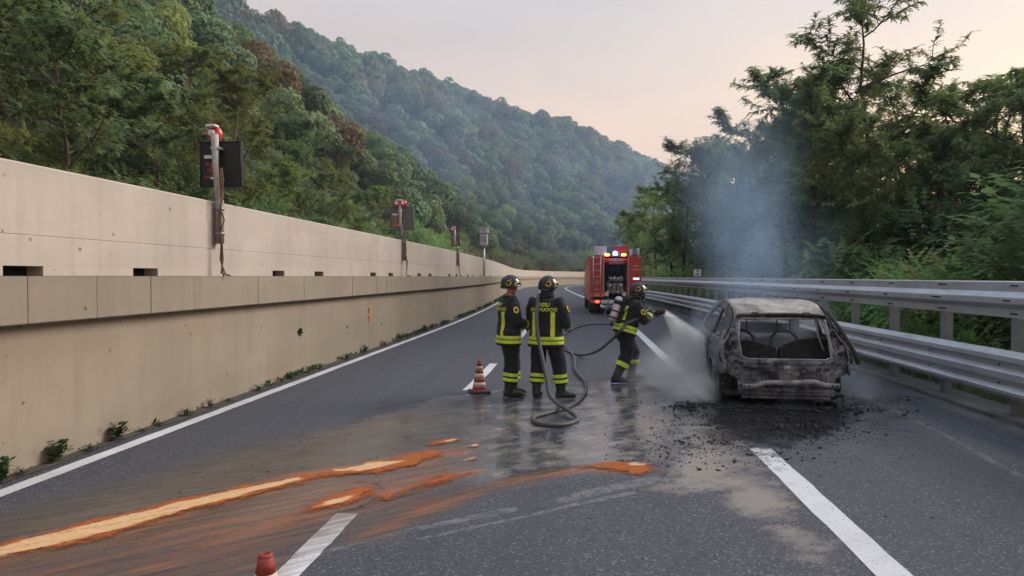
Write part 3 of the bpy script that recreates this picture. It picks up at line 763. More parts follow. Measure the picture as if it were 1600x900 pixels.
# orange sprayed marks and dark drain holes on the lower wall
ORANGE = M('orange_spray_paint', (.62, .14, .05), (.45, .11, .05), 14, .8)
for (px, py, w_, h_, lb) in ((577, 486, .12, .13, 'upper of two orange sprayed marks on the tan wall'), (577, 498, .12, .13, 'lower of two orange sprayed marks on the tan wall'), (698, 466, .10, .30, 'faint tall orange sprayed mark on the tan wall'), (748, 455, .14, .25, 'small farthest orange sprayed mark on the tan wall')):
    best = min(np.arange(8, 90, .05), key=lambda q: abs(ray(px, py).x / ray(px, py).y - (WALL_X + bend(q)) / q))
    z = CAM_H + ray(px, py).z / ray(px, py).y * best
    r = random.Random(px); mb = MB()
    for (dy, dz, ww, hh) in ((0, .32, 1, .28), (-.3, 0, .4, 1), (.1, -.32, .8, .3), (.05, 0, .5, .22)):
        mb.box((0, dy * w_ * 1.4, dz * h_), (.006, ww * w_ * 1.6, hh * h_))
    o = mb.build('paint_mark', ORANGE); o.location = P(best, WALL_X + .004, z); tag(o, lb, 'paint mark')
for (px, py, lb) in ((542, 511, 'dark drain hole low in the tan wall, nearer one'), (596, 506, 'dark drain hole low in the tan wall, farther one')):
    best = min(np.arange(8, 90, .05), key=lambda q: abs(ray(px, py).x / ray(px, py).y - (WALL_X + bend(q)) / q))
    z = CAM_H + ray(px, py).z / ray(px, py).y * best
    mb = MB(); mb.lathe((0, 0, 0), [(.022, -.02), (.028, .008), (.02, .012), (.018, -.01)], 10, axis='x'); o = mb.build('drain_hole', DARK); o.location = P(best, WALL_X, z); tag(o, lb, 'drain hole')
sm = M('salmon_spray', (.60, .36, .24), (.53, .42, .33), 3, .9, lo=.3, hi=.55)

# ================================================================== CONES
CONE_R = M('red_cone_sleeve', (.33, .055, .035), (.24, .04, .03), 7, .6, bump=.004, c3=(.12, .035, .03), s3=6)
CONE_W = M('white_cone_sleeve', (.62, .50, .42), (.48, .38, .32), 6, .6, c3=(.30, .2, .16), s3=5)
RUBBER = M('black_rubber', (.03, .028, .027), (.05, .045, .042), 8, .8)
def cone(loc, label, hgt=.52, rz=.3):
    t = thing('traffic_cone', label, 'cone', loc, rz, 'traffic cones'); k = hgt / .52
    mb = MB(); mb.bbox((0, 0, .018 * k), (.33 * k, .33 * k, .036 * k), .012); mb.build('base', RUBBER, t)
    rad = lambda z: (.118 + (.032 - .118) * (z - .036) / (.52 - .036)) * k
    mb = MB(); mb.lathe((0, 0, 0), [(.13 * k, .034 * k), (rad(.05) + .012, .042 * k), (rad(.06), .06 * k)], 24); mb.build('foot_ring', CONE_R, t)
    zs = [.06, .10, .175, .245, .315, .375, .43, .505]
    for i in range(7):
        m_ = [CONE_R, CONE_W, CONE_R, CONE_W, CONE_R, CONE_W, CONE_R][i] if i < 6 else CONE_R
        a, b = zs[i], zs[i + 1]
        mb = MB(); mb.lathe((0, 0, 0), [(rad(a) + .001 * (i % 2), a * k), (rad(b) + .001 * (i % 2), b * k)], 24); mb.build('stripe', m_, t)
    mb = MB(); mb.lathe((0, 0, 0), [(rad(.505), .505 * k), (rad(.52), .512 * k), (.02 * k, .52 * k), (.018 * k, .50 * k)], 20); mb.build('tip', CONE_R, t)
    return t
cone(G(749, 613), 'red and white striped traffic cone beside the firefighters', .51)
cone(Vector((*G(415, 864, .53)[:2], 0)), 'grimy traffic cone cut off by the bottom edge of the view', .53, .8)

# ================================================================== WEEDS ALONG THE WALL FOOT
def leaf_mat(name, c1, c2, c3=None, trans=.48, nscale=.6, rv=.25):
    m = new_mat(name); t = NT(m); v = t.coord('Object')
    oi = t.n('ObjectInfo'); f = t.noise(v, nscale, 4, .6, .3, .7)
    col = t.mix(f, c1, c2)
    if c3: col = t.mix(t.noise(v, nscale * 2.3, 3, .6, .52, .7), col, c3)
    hs = t.n('HueSaturation', {4: col}); hs.inputs[2].default_value = 1.0
    t.t.links.new(t.rng(oi.outputs['Random'], 0, 1, 1 - rv, 1 + rv), hs.inputs[2])
    t.t.links.new(t.rng(oi.outputs['Random'], 0, 1, .478, .515), hs.inputs[0])
    t.set('Base Color', hs.outputs[0]); t.set('Roughness', .6); t.set('Specular IOR Level', .25)
    tr = t.n('BsdfTranslucent', {0: hs.outputs[0]}); ms = t.n('MixShader', {0: trans, 1: t.p.outputs[0], 2: tr.outputs[0]})
    t.t.links.new(ms.outputs[0], t.out.inputs[0]); return m
WEED = leaf_mat('weed_leaf', (.035, .075, .022), (.06, .11, .035), (.09, .10, .04))
def weed_mesh(hgt, n, spread, seed):
    r = random.Random(seed); mb = MB()
    for _ in range(n):
        a = r.uniform(0, 6.28); l = hgt * r.uniform(.5, 1.1); lean = r.uniform(.05, 1) * spread
        bx_, by_ = r.gauss(0, spread * .12), r.gauss(0, spread * .12); prev = Vector((bx_, by_, 0))
        for s_ in range(5):
            u = (s_ + 1) / 5; p = Vector((bx_ + math.cos(a) * lean * u ** 1.4, by_ + math.sin(a) * lean * u ** 1.4, l * (u - .25 * u * u)))
            for q in range(2):
                b = a + r.uniform(-1.8, 1.8); ln = hgt * r.uniform(.16, .34); d = Vector((math.cos(b), math.sin(b), r.uniform(-.3, .7))).normalized(); sd_ = d.cross(Vector((0, 0, 1))).normalized() * ln * .30
                mb.add([p, p + d * ln * .5 + sd_, p + d * ln, p + d * ln * .5 - sd_], [(0, 1, 2, 3)])
            prev = p
    return mb.mesh('weed', WEED)
wm = [weed_mesh(.26, 16, .12, 1), weed_mesh(.12, 18, .16, 2), weed_mesh(.20, 12, .10, 3), weed_mesh(.09, 14, .20, 4)]
wspots = [(2, 752, 0, 'leafy weed tuft at the wall foot, cut by the photo edge', 1.0), (35, 744, 3, 'flat weed mat nearest the leftmost tuft', 1.0), (89, 727, 0, 'upright leafy weed by the wall, tallest of the row', 1.0), (142, 706, 3, 'low spreading weed mat between two upright weeds', 1.2), (183, 690, 0, 'upright weed tuft at the wall foot, second tall one', .95),
          (222, 676, 3, None, .7), (246, 667, 3, None, .9), (291, 653, 1, None, .9), (328, 638, 2, None, .7), (356, 628, 3, None, .8), (402, 610, 1, None, 1.0), (420, 604, 3, None, .9), (452, 594, 1, None, 1.0), (478, 584, 3, None, .9), (500, 575, 1, None, 1.1), (540, 557, 1, None, 1.2), (570, 547, 0, None, .8), (600, 535, 1, None, 1.4), (625, 528, 0, None, .9), (650, 517, 1, None, 1.5), (664, 512, 0, None, 1.0), (690, 505, 1, None, 1.4)]
for (px, py, k, lb, s_) in wspots:
    d = ray(px, py); best = min(np.arange(4, 60, .02), key=lambda q: abs(d.x / d.y - (WALL_X + .08 + bend(q)) / q))
    o = mesh_obj('weed', wm[k]); o.location = P(best, WALL_X + .09, -.01); o.rotation_euler = (0, 0, px); o.scale = (s_, s_, s_)
    tag(o, lb or 'small weed sprouting between the wall foot and white line', 'weed', 'weeds along the wall foot')
# a fringe of weeds and grit farther along
mb = MB(); r = random.Random(11)
for _ in range(1500):
    y = r.uniform(4, 75); p = P(y, WALL_X + abs(r.gauss(0, .07)) + .01, 0); l = r.uniform(.02, .12) * (1 + y / 50); a = r.uniform(0, 6.28)
    if math.sin(y * 1.7) + math.sin(y * .63) + r.uniform(-1, 1) < (.6 if y < 20 else -.4): continue
    for q in range(3):
        b = a + q * 2.1; d = Vector((math.cos(b) * .5, math.sin(b) * .5, 1)).normalized(); sd_ = Vector((-math.sin(b), math.cos(b), 0)) * l * .16
        mb.add([p - sd_ * .5, p + d * l * .6 + sd_, p + d * l, p + d * l * .5 - sd_], [(0, 1, 2, 3)])
tag(mb.build('weed_fringe', WEED), 'fringe of tiny weeds along the foot of the tan wall', 'weeds', kind='stuff')
mb = MB()
for _ in range(70):
    a = r.uniform(0, 6.28); e_ = r.uniform(.2, 1.3); d = Vector((abs(math.cos(e_)) , math.sin(a) * .6, math.cos(a) * .6)).normalized(); p = Vector((0, r.gauss(0, .02), r.gauss(0, .02))); l = r.uniform(.04, .085); sd_ = d.orthogonal().normalized() * l * .3
    mb.add([p, p + d * l * .6 + sd_, p + d * l, p + d * l * .6 - sd_], [(0, 1, 2, 3)])
d = ray(467, 518); best = min(np.arange(4, 60, .02), key=lambda q: abs(d.x / d.y - (WALL_X + bend(q)) / q))
o = mb.build('wall_plant', WEED); o.location = P(best, WALL_X, CAM_H + d.z / d.y * best); tag(o, 'small green tuft growing out of the tan wall', 'plant')
# dirt gutter
gut = M('gutter_dirt', (.10, .085, .065), (.06, .055, .045), 6, .95, bump=.01)
vs = []; fs = []; ys = list(np.arange(2, 60, .3))
for y in ys: vs += [P(y, WALL_X - .02, -.002), P(y, WALL_X + .13 + r.uniform(-.03, .05), road_z(5) + .0045)]
for i in range(len(ys) - 1): fs.append((2 * i, 2 * i + 1, 2 * i + 3, 2 * i + 2))
mb = MB(); mb.add(vs, fs); tag(mb.build('gutter', gut), kind='structure')
# ================================================================== TREES
BARK_P = M('pinkish_bark', (.15, .105, .085), (.09, .065, .052), 5, .9, stretch=(1, 1, .3))
BARK_D = M('dark_bark', (.055, .047, .04), (.03, .027, .024), 5, .9, stretch=(1, 1, .3))
LF = {
 'robinia': leaf_mat('robinia_leaf', (0.165, 0.243, 0.106), (0.241, 0.310, 0.129), (0.132, 0.203, 0.118), nscale=.5),
 'robinia_yellow': leaf_mat('robinia_yellow_leaf', (0.211, 0.272, 0.072), (0.282, 0.320, 0.093), (0.148, 0.214, 0.083), nscale=.5),
 'dark': leaf_mat('dark_leaf', (0.114, 0.204, 0.084), (0.171, 0.254, 0.099), (0.092, 0.157, 0.084), nscale=.5),
 'rust': leaf_mat('rusty_leaf', (0.184, 0.137, 0.078), (0.133, 0.128, 0.066), (0.233, 0.137, 0.087), nscale=.6),
 'oak': leaf_mat('oak_leaf', (0.097, 0.161, 0.078), (0.142, 0.206, 0.091), (0.075, 0.124, 0.073), trans=.3, nscale=.25, rv=.38),
 'oak_light': leaf_mat('oak_pale_leaf', (0.125, 0.183, 0.078), (0.167, 0.210, 0.091), (0.091, 0.137, 0.070), trans=.3, nscale=.25, rv=.3),
 'right': leaf_mat('olive_leaf', (0.198, 0.296, 0.104), (0.289, 0.373, 0.128), (0.152, 0.218, 0.092), nscale=.5),  # olive leaf colour of the thicket and some shrubs
 'bush': leaf_mat('bush_leaf', (0.149, 0.299, 0.091), (0.236, 0.394, 0.116), (0.105, 0.205, 0.074), nscale=.9),
}
def frond(V, Fc, p, d, ln, wd, r, droop):
    """a pinnate leaf: a few pairs of leaflets on a drooping stalk"""
    side = d.cross(Vector((0, 0, 1)));
    side = side.normalized() if side.length > .05 else Vector((1, 0, 0))
    b = len(V); q = p.copy(); dd = d.copy()
    for s_ in range(4):
        dd = (dd + Vector((0, 0, -droop * .35))).normalized(); q2 = q + dd * ln * .28
        w_ = wd * (1, 1.1, .9, .55)[s_]
        up = Vector((0, 0, 1)) * w_ * r.uniform(-.25, .1)
        V += [q, q + side * w_ + dd * ln * .13 + up, q2, q - side * w_ + dd * ln * .13 + up]
        i = b + s_ * 4; Fc += [(i, i + 1, i + 2), (i, i + 2, i + 3)]
        q = q2
def robinia_meshes(seed, hgt=11, lean=.15, bare=.3, spread=3.2, limbs=7, fl=.34, dens=2.4, leafmat='robinia', bark=BARK_P, droop=.6, upright=.55):
    r = random.Random(seed); tb = MB(); V = []; Fc = []
    a0 = r.uniform(0, 6.28); top = Vector((math.cos(a0) * lean * hgt, math.sin(a0) * lean * hgt, hgt * .92)); tp = []
    for k in range(9):
        u = k / 8; tp.append(Vector((top.x * u ** 1.5 + r.gauss(0, .09) * (u > 0), top.y * u ** 1.5 + r.gauss(0, .09) * (u > 0), top.z * u)))
    tr = [.15 * hgt / 11 * (1 - .88 * k / 8) for k in range(9)]; tr[0] *= 1.35
    tb.tube(tp, tr, 8)
    def at(u):
        x = u * 8; i = min(int(x), 7); return tp[i].lerp(tp[i + 1], x - i)
    twigs = []
    def twig(p, d, ln):
        n = 5; q = p.copy(); dd = d.copy(); pts = [q.copy()]
        for k in range(n):
            dd = (dd + Vector((r.gauss(0, .16), r.gauss(0, .16), r.gauss(0.0, .12)))).normalized(); q = q + dd * ln / n; pts.append(q.copy())
        tb.tube(pts, [.014 * hgt / 11] * 3 + [.007] * (n - 2), 3, cap=False)
        m = int(15 * dens)
        for k in range(m):
            u = .15 + .85 * r.random(); x = u * n; i = min(int(x), n - 1); b = pts[i].lerp(pts[i + 1], x - i)
            az = r.uniform(0, 6.28); fd = (Vector((math.cos(az), math.sin(az), r.uniform(-.25, .55))) + dd * .6).normalized()
            frond(V, Fc, b, fd, fl * r.uniform(.75, 1.3), fl * .25 * r.uniform(.8, 1.2), r, droop)
    for li in range(limbs):
        u = bare + (1 - bare) * (li + r.random() * .6) / limbs; p = at(min(u, .98)); az = li * 2.4 + r.uniform(-.5, .5)
        ll = spread * (1.15 - .75 * abs(u - bare - .25)) * r.uniform(.75, 1.15); d = Vector((math.cos(az), math.sin(az), upright * r.uniform(.6, 1.5))).normalized()
        q = p.copy(); pts = [q.copy()]; dd = d.copy()
        for k in range(6):
            dd = (dd + Vector((r.gauss(0, .15), r.gauss(0, .15), r.gauss(.02, .12)))).normalized(); q = q + dd * ll / 6; pts.append(q.copy())
        r0_ = tr[min(int(u * 8), 8)] * .6 + .012
        tb.tube(pts, [r0_ * (1 - .8 * k / 6) for k in range(7)], 5, cap=False)
        for bi in range(6):
            x = (.8 + bi * .92 + r.random() * .5); i = min(int(x), 5); b = pts[i].lerp(pts[i + 1], min(x - i, 1))
            az2 = r.uniform(0, 6.28); bd = (dd * .5 + Vector((math.cos(az2), math.sin(az2), r.uniform(-.2, .7)))).normalized(); bl = ll * .42 * r.uniform(.7, 1.2)
            e = b + bd * bl * .5; tb.tube([b, e], [.018 * hgt / 11, .012], 3, cap=False)
            for tw in range(4):
                td = (bd + Vector((r.gauss(0, .8), r.gauss(0, .8), r.gauss(.05, .4)))).normalized(); twig(b.lerp(e, .2 + .27 * tw), td, bl * 1.0)
    for tw in range(5):
        twig(at(.93), Vector((r.gauss(0, .5), r.gauss(0, .5), 1)).normalized(), spread * .4)
    tm = tb.mesh('trunk', bark)
    cm = bpy.data.meshes.new('crown'); cm.from_pydata([tuple(v) for v in V], [], Fc); cm.materials.append(LF[leafmat]); cm.update()
    return tm, cm
def put_tree(name, meshes, loc, rz, s, label, group=None, cat='tree', tilt=0, crown_mat=None):
    t = thing(name, label, cat, loc, rz, group); t.scale = (s, s, s * rng.uniform(.94, 1.08)); t.rotation_euler = (tilt * rng.uniform(-1, 1), tilt * rng.uniform(-1, 1), rz)
    mesh_obj('trunk', meshes[0], t); c = mesh_obj('crown', meshes[1], t)
    if crown_mat:
        c.material_slots[0].link = 'OBJECT'; c.material_slots[0].material = LF[crown_mat]
    return t
protoL = [robinia_meshes(11, 11, .12, .16, 3.7, limbs=9), robinia_meshes(12, 10, .22, .20, 3.5, limbs=8), robinia_meshes(13, 12, .08, .14, 3.9, limbs=9), robinia_meshes(14, 9, .16, .10, 3.6, limbs=8)]
protoR = [robinia_meshes(21, 12, .05, .12, 3.4, limbs=9, fl=.29, dens=2.5, leafmat='right', bark=BARK_D, upright=.75), robinia_meshes(22, 11, .12, .10, 3.2, limbs=9, fl=.29, dens=2.5, leafmat='right', bark=BARK_D, upright=.7), robinia_meshes(23, 15, .04, .22, 3.6, limbs=11, fl=.30, leafmat='right', bark=BARK_D, upright=.55, dens=2.0)]
# trees behind the upper carriageway, left
special = {
 (-19.5, 17.0): ('robinia tree with a slim leaning trunk above the near end of the parapet', 'robinia_yellow'),
 (-17.6, 22.5): ('feathery tree over the parapet with a pale bare trunk', 'robinia'),
 (-17.8, 27.5): ('tall robinia with a forked pink trunk behind the parapet', 'robinia'),
 (-18.0, 33.5): ('soft green robinia behind the signal post with the red 3', 'robinia_yellow'),
}
r = random.Random(42); k = 0
cand = [(-17.6, 12), (-20.5, 10), (-19.5, 17), (-23, 15), (-17.6, 22.5), (-21.5, 21), (-26, 19), (-17.8, 27.5), (-22, 27), (-27, 25), (-18, 33.5), (-22.5, 33), (-28, 31), (-18.2, 39), (-23, 40), (-29, 38), (-18.5, 45), (-24, 47), (-19, 51), (-25, 55), (-19.2, 58), (-19.5, 65), (-25, 64), (-31, 46), (-33, 26), (-32, 34), (-20, 73), (-26, 74), (-31, 56), (-20.5, 81), (-27, 86), (-21, 90)]
for (x, y) in cand:
    z = hill_h(np.array([x + bend(y)]), np.array([float(y)]))[0][0] - .15
    far = y > 36
    s = r.uniform(.82, 1.05) * (.92 if x > -19 else 1.0) * (.72 if far else 1)
    if y > 50: s *= .85
    sp = special.get((x, y)); mt = sp[1] if sp else r.choice(['robinia', 'robinia', 'robinia_yellow', 'robinia_yellow', 'robinia', 'dark', 'robinia_yellow'])
    put_tree('robinia_tree', protoL[k % 4], P(y, x, z), r.uniform(0, 6.28), s, sp[0] if sp else '%s %s tree above the parapet, %s' % ('front-row' if x > -20 else 'back-row', {'robinia': 'feathery green', 'robinia_yellow': 'yellowish feathery', 'dark': 'dark green', 'rust': 'rusty brown'}[mt], zone_left(P(y, x, z))), 'trees above the parapet' if not sp else 'trees above the parapet', tilt=.06, crown_mat=mt)
    k += 1
# understorey shrubs above the wall and behind the right rail
def shrub_mesh(seed, rad=1.4, hgt=1.8, n=420, fl=.30, mat='bush', wf=.24):
    r = random.Random(seed); V = []; Fc = []; tb = MB()
    for k in range(9):
        a = r.uniform(0, 6.28); e = Vector((math.cos(a) * rad * .7, math.sin(a) * rad * .7, hgt * r.uniform(.5, .95))); tb.tube([(0, 0, -.1), e * .5 + Vector((0, 0, .2)), e], [.025, .016, .006], 4, cap=False)
    lobes = [(Vector((r.gauss(0, rad * .45), r.gauss(0, rad * .45), hgt * r.uniform(.25, .85))), rad * r.uniform(.32, .6)) for _ in range(11)]
    for _ in range(n):
        c, rr = r.choice(lobes); v = Vector((r.gauss(0, 1), r.gauss(0, 1), r.gauss(.25, 1))).normalized(); p = c + v * rr * r.uniform(.55, 1.08)
        if p.z < .05: continue
        d = (v + Vector((r.gauss(0, .5), r.gauss(0, .5), r.gauss(0, .4)))).normalized(); frond(V, Fc, p, d, fl * r.uniform(.7, 1.4), fl * wf * r.uniform(.7, 1.3), r, .5)
    cm = bpy.data.meshes.new('foliage'); cm.from_pydata([tuple(v) for v in V], [], Fc); cm.materials.append(LF[mat]); cm.update()
    return tb.mesh('stems', BARK_D), cm
shr = [shrub_mesh(31, n=1500), shrub_mesh(32, 1.6, 2.1, n=1700), shrub_mesh(33, 1.2, 1.5, n=1300)]
def put_shrub(loc, rz, s, label, group, mat=None, kk=None):
    t = thing('shrub', label, 'shrub', loc, rz, group); t.scale = (s, s, s * rng.uniform(.85, 1.1)); m_ = shr[rng.randrange(3) if kk is None else kk]
    mesh_obj('stems', m_[0], t); c = mesh_obj('foliage', m_[1], t)
    if mat: c.material_slots[0].link = 'OBJECT'; c.material_slots[0].material = LF[mat]
    return t
y = 7.0
while y < 75:
    for x in (-17.0, -18.8, -21.5):
        if x == -17.0 and y < 32 and r.random() < .5: continue
        smx = r.choice(['dark', 'robinia', 'robinia', 'right', 'robinia_yellow', 'rust' if r.random() < .3 else 'dark'])
        put_shrub(P(y + r.uniform(-.6, .6), x + r.uniform(-.4, .4), hill_h(np.array([x + bend(y)]), np.array([y]))[0][0] - .2), r.uniform(0, 6.28), r.uniform(.95, 1.5), '%s %s shrub above the parapet, %s' % ({-17.0: 'front-row', -18.8: 'second-row', -21.5: 'rear-row'}[x], dict(dark='dark green', robinia='green', right='olive', robinia_yellow='yellowish', rust='rusty brown')[smx], zone_left(P(y, x, 2))), 'shrubs above the parapet', smx)
    y += r.uniform(2.0, 2.9) if y < 40 else 4.0
# right side: two rows of trees and a bank of bushes
def zr(x): return -.15 - .085 * (x - 6.2) if x < 16 else -1.0
rt = [(12.6, 30.5, 2, 1.06, 'tallest airy tree on the right, rising clear against the sky'), (8.6, 51, 0, 1.08, 'dark tree at the left end of the right-hand trees, smoke before it'), (9.0, 44, 1, 1.12, None), (9.6, 38.5, 0, 1.06, None), (9.6, 33.5, 1, 1.15, None), (9.4, 28.5, 0, 1.02, None), (9.8, 24, 1, .86, None), (14.2, 27, 0, 1.12, None), (16, 31, 1, 1.15, None), (11.2, 20.5, 0, .76, None), (10.4, 17, 1, .66, None), (12.5, 22.5, 0, .92, None), (14.5, 20, 1, .95, None), (17, 24, 2, .82, None), (19, 27, 0, 1.1, None), (14.5, 16, 0, .78, None), (13.0, 12.5, 1, .7, None), (18, 17, 1, 1.0, None),
      (12, 36, 0, 1.15, None), (12.5, 42, 1, 1.1, None), (16, 38, 1, 1.2, None), (12.0, 48, 0, 1.1, None), (9.2, 58, 1, 1.1, None), (10, 66, 0, 1.1, None), (14, 60, 0, 1.2, None), (10.6, 75, 0, 1.1, None), (11, 84, 1, 1.1, None), (12, 94, 0, 1.15, None), (13, 106, 1, 1.2, None), (14, 120, 0, 1.2, None), (22, 33, 0, 1.1, None), (19, 44, 1, 1.15, None), (23, 21, 0, 1.0, None), (19.5, 13.2, 0, .9, None), (13.5, 24.5, 1, .95, None), (15.5, 18, 0, .92, None), (17.5, 20.5, 1, 1.0, None), (20.5, 23.5, 0, 1.1, None), (16, 26, 0, 1.1, None), (12.8, 17.8, 1, .72, None), (21, 17, 1, 1.0, None), (14.8, 22.8, 0, .9, None), (11.5, 23.2, 0, .8, None), (18.5, 31, 1, 1.1, None), (9.6, 47, 0, 1.05, None), (11.0, 53, 1, 1.15, None), (10.8, 41, 1, 1.1, None), (11.4, 37, 0, 1.1, None), (13.5, 45, 0, 1.15, None), (9.2, 36, 1, .95, None), (12.0, 33.5, 1, 1.05, None), (15.5, 34, 0, 1.15, None), (10.2, 35.5, 0, .8, None), (10.8, 31, 1, .8, None), (11.2, 26, 0, .75, None)]
for (x, y, k, s, lb) in rt:
    cmx = r.choice(['right', 'right', 'dark', 'robinia'] if lb is None else ['right'])
    put_tree('deciduous_tree', protoR[k], P(y, x, zr(x)), r.uniform(0, 6.28), s * ((.92 if y > 33 else .80) if k < 2 else .92), lb or '%s %s tree in the thicket, %s' % ('nearer' if x < 12.1 else 'farther', dict(right='olive green', dark='dark green', robinia='pale green')[cmx], zone_right(P(y, x, 0))), 'trees behind the guard rail', tilt=.05, crown_mat=cmx)
y = 5.5
while y < 95:
    rows = ((7.5, .55), (8.9, 1.15), (10.4, 1.65), (12.4, 2.0)) if y < 32 else ((7.6, .8), (10.0, 1.5))
    for (x, s) in rows:
        xx = x + r.uniform(-.5, .5); yy = y + r.uniform(-.7, .7)
        bmx = r.choice(['bush', 'bush', 'right', 'robinia', 'dark'])
        put_shrub(P(yy, xx, zr(xx) - .1), r.uniform(0, 6.28), s * r.uniform(.8, 1.15), '%s %s bush behind the guard rail, %s' % ('low' if s < .7 else 'waist-high' if s < 1.1 else 'tall', dict(bush='bright green', right='olive', robinia='pale green', dark='dark green')[bmx], zone_right(P(yy, xx, 0))), 'bushes behind the guard rail', bmx)
    y += 1.5 if y < 32 else 2.6
y = 86.0
while y < 212:
    for x in (-16.9, -18.6, -21):
        xx = x + r.uniform(-.6, .6); pp = P(y + r.uniform(-.8, .8), xx, 0); hz_ = hill_h(np.array([pp.x]), np.array([pp.y]))[0][0]
        pp.z = max(hz_, 1.6) - .3; put_shrub(pp, r.uniform(0, 6.28), r.uniform(1.2, 2.1), 'bushy green shrub at the foot of the far hillside', 'shrubs at the foot of the hillside', r.choice(['robinia_yellow', 'oak_light', 'robinia', 'rust', 'bush']))
    y += 3.0
# ---- grass on the verge behind the rail
mb = MB(); GRASS = leaf_mat('verge_grass_blade', (.06, .085, .03), (.11, .11, .05), (.13, .11, .06))
for _ in range(9000):
    y = 3 + 35 * r.random() ** 1.6; x = KERB_X + .55 + abs(r.gauss(0, .9)); p = P(y, x, -.06 - max(0, x - KERB_X - 1.1) * .25); l = r.uniform(.08, .34); a = r.uniform(0, 6.28)
    d = Vector((math.cos(a) * .6, math.sin(a) * .6, 1)).normalized(); sd_ = Vector((-math.sin(a), math.cos(a), 0)) * .009
    mb.add([p - sd_, p + sd_, p + d * l + Vector((math.cos(a), math.sin(a), -.3)) * l * .2], [(0, 1, 2)])
tag(mb.build('verge_grass', GRASS), 'rough grass on the verge under the guard rail', 'grass', kind='stuff')

# ================================================================== HILL FOREST
def oak_meshes(seed, n, leaf, hgt=8.0, rad=4.3, mat='oak', lob=9):
    r = random.Random(seed); V = []; Fc = []; lobes = []
    for _ in range(lob):
        a = r.uniform(0, 6.28); q = r.random() ** .5 * rad * .68; z = hgt * (.42 + .36 * r.random() * (1.15 - q / rad))
        lobes.append((Vector((math.cos(a) * q, math.sin(a) * q, z)), rad * r.uniform(.28, .5)))
    lobes.append((Vector((0, 0, hgt * .78)), rad * .42))
    for _ in range(n):
        c, rr = r.choice(lobes); v = Vector((r.gauss(0, 1), r.gauss(0, 1), r.gauss(.25, 1))).normalized(); v.z *= .8; p = c + v * rr * (r.uniform(.8, 1.06))
        nn = (v + Vector((r.gauss(0, .3), r.gauss(0, .3), r.gauss(0.05, .3)))).normalized(); a_ = nn.orthogonal().normalized(); b_ = nn.cross(a_); th = r.uniform(0, 6.28)
        u = a_ * math.cos(th) + b_ * math.sin(th); w_ = nn.cross(u); s = leaf * r.uniform(.6, 1.3); i = len(V)
        V += [p - u * s, p + w_ * s * .6, p + u * s, p - w_ * s * .6]; Fc.append((i, i + 1, i + 2, i + 3))
    cm = bpy.data.meshes.new('crown'); cm.from_pydata([tuple(v) for v in V], [], Fc); cm.materials.append(LF[mat]); cm.update()
    tb = MB(); tb.tube([(0, 0, -1), (.1, 0, hgt * .3), (0, .1, hgt * .7)], [.22, .17, .06], 6)
    for k in range(4):
        c = lobes[k][0]; tb.tube([(0, 0, hgt * .3), c * .6 + Vector((0, 0, hgt * .12)), c], [.1, .07, .03], 4, cap=False)
    return tb.mesh('trunk', BARK_D), cm
oak_near = [oak_meshes(51 + k, 4200, .25, mat=('oak', 'oak_light', 'oak')[k % 3]) for k in range(4)]
oak_far = [oak_meshes(61 + k, 1300, .42, mat=('oak', 'oak', 'oak_light', 'oak')[k % 4]) for k in range(5)]
pts = []; r = random.Random(77); STEP = 6.6
xs_ = np.arange(-330, 330, STEP); ys_ = np.arange(10, 560, STEP); X, Y = np.meshgrid(xs_, ys_); X = X.ravel() + np.array([r.uniform(-2.4, 2.4) for _ in range(X.size)]); Y = Y.ravel() + np.array([r.uniform(-2.4, 2.4) for _ in range(Y.size)])
H, DF, DR, UP, BH = hill_h(X, Y); az = np.arctan2(X, Y)
ok = UP & (DF > 3) & ((~BH) | (DR < 14)) & (az > R(-50)) & (az < R(31))
lat = X - bend_np(Y); ok &= ~((lat > -25) & (Y < 92) & (lat < 0))
sel = np.where(ok)[0]; dist = np.hypot(X[sel], Y[sel]); sel = sel[np.argsort(dist)]
vis = []
for i in sel: vis.append((X[i], Y[i], H[i]))
INDIV = 262
first = {}
for n_, (x, y, z) in enumerate(vis[:INDIV]):
    t = thing('hill_tree', 'round crowned tree among those on the lower hillside', 'tree', (x, y, z - .4), r.uniform(0, 6.28), 'trees on the lower hillside'); s = r.uniform(.75, 1.25); t.scale = (s * r.uniform(.9, 1.15), s, s * r.uniform(.85, 1.2))
    m_ = oak_near[n_ % 4] if math.hypot(x, y) < 190 else oak_far[n_ % 5]
    mesh_obj('trunk', m_[0], t); c = mesh_obj('crown', m_[1], t)
    if r.random() < .22: c.material_slots[0].link = 'OBJECT'; c.material_slots[0].material = LF[r.choice(['oak_light', 'rust', 'dark', 'robinia_yellow'])]
# the rest of the wood: one object; its crowns are spread over the slope with geometry nodes
rest = vis[INDIV:]
print('hill trees', len(vis), 'mass', len(rest))
pm = bpy.data.meshes.new('hillside_wood'); pm.from_pydata([(a, b, c - .4) for a, b, c in rest], [], [])
def fattr(nm, vals, typ='FLOAT'):
    a = pm.attributes.new(nm, typ, 'POINT')
    if typ == 'FLOAT': a.data.foreach_set('value', vals)
    elif typ == 'INT': a.data.foreach_set('value', vals)
    else: a.data.foreach_set('vector', vals)
fattr('rz', [r.uniform(0, 6.28) for _ in rest]); fattr('pick', [r.randrange(7) for _ in rest], 'INT')
sv_ = []
for _ in rest:
    s = r.uniform(.62, 1.5); sv_ += [s * r.uniform(.9, 1.15), s, s * r.uniform(.85, 1.25)]
fattr('size', sv_, 'FLOAT_VECTOR')
wood = mesh_obj('hillside_wood', pm); tag(wood, 'hazy wood of round crowns covering the upper hillside', 'wood', kind='stuff')
ng = bpy.data.node_groups.new('wood_nodes', 'GeometryNodeTree'); ng.interface.new_socket('Geometry', in_out='INPUT', socket_type='NodeSocketGeometry'); ng.interface.new_socket('Geometry', in_out='OUTPUT', socket_type='NodeSocketGeometry')
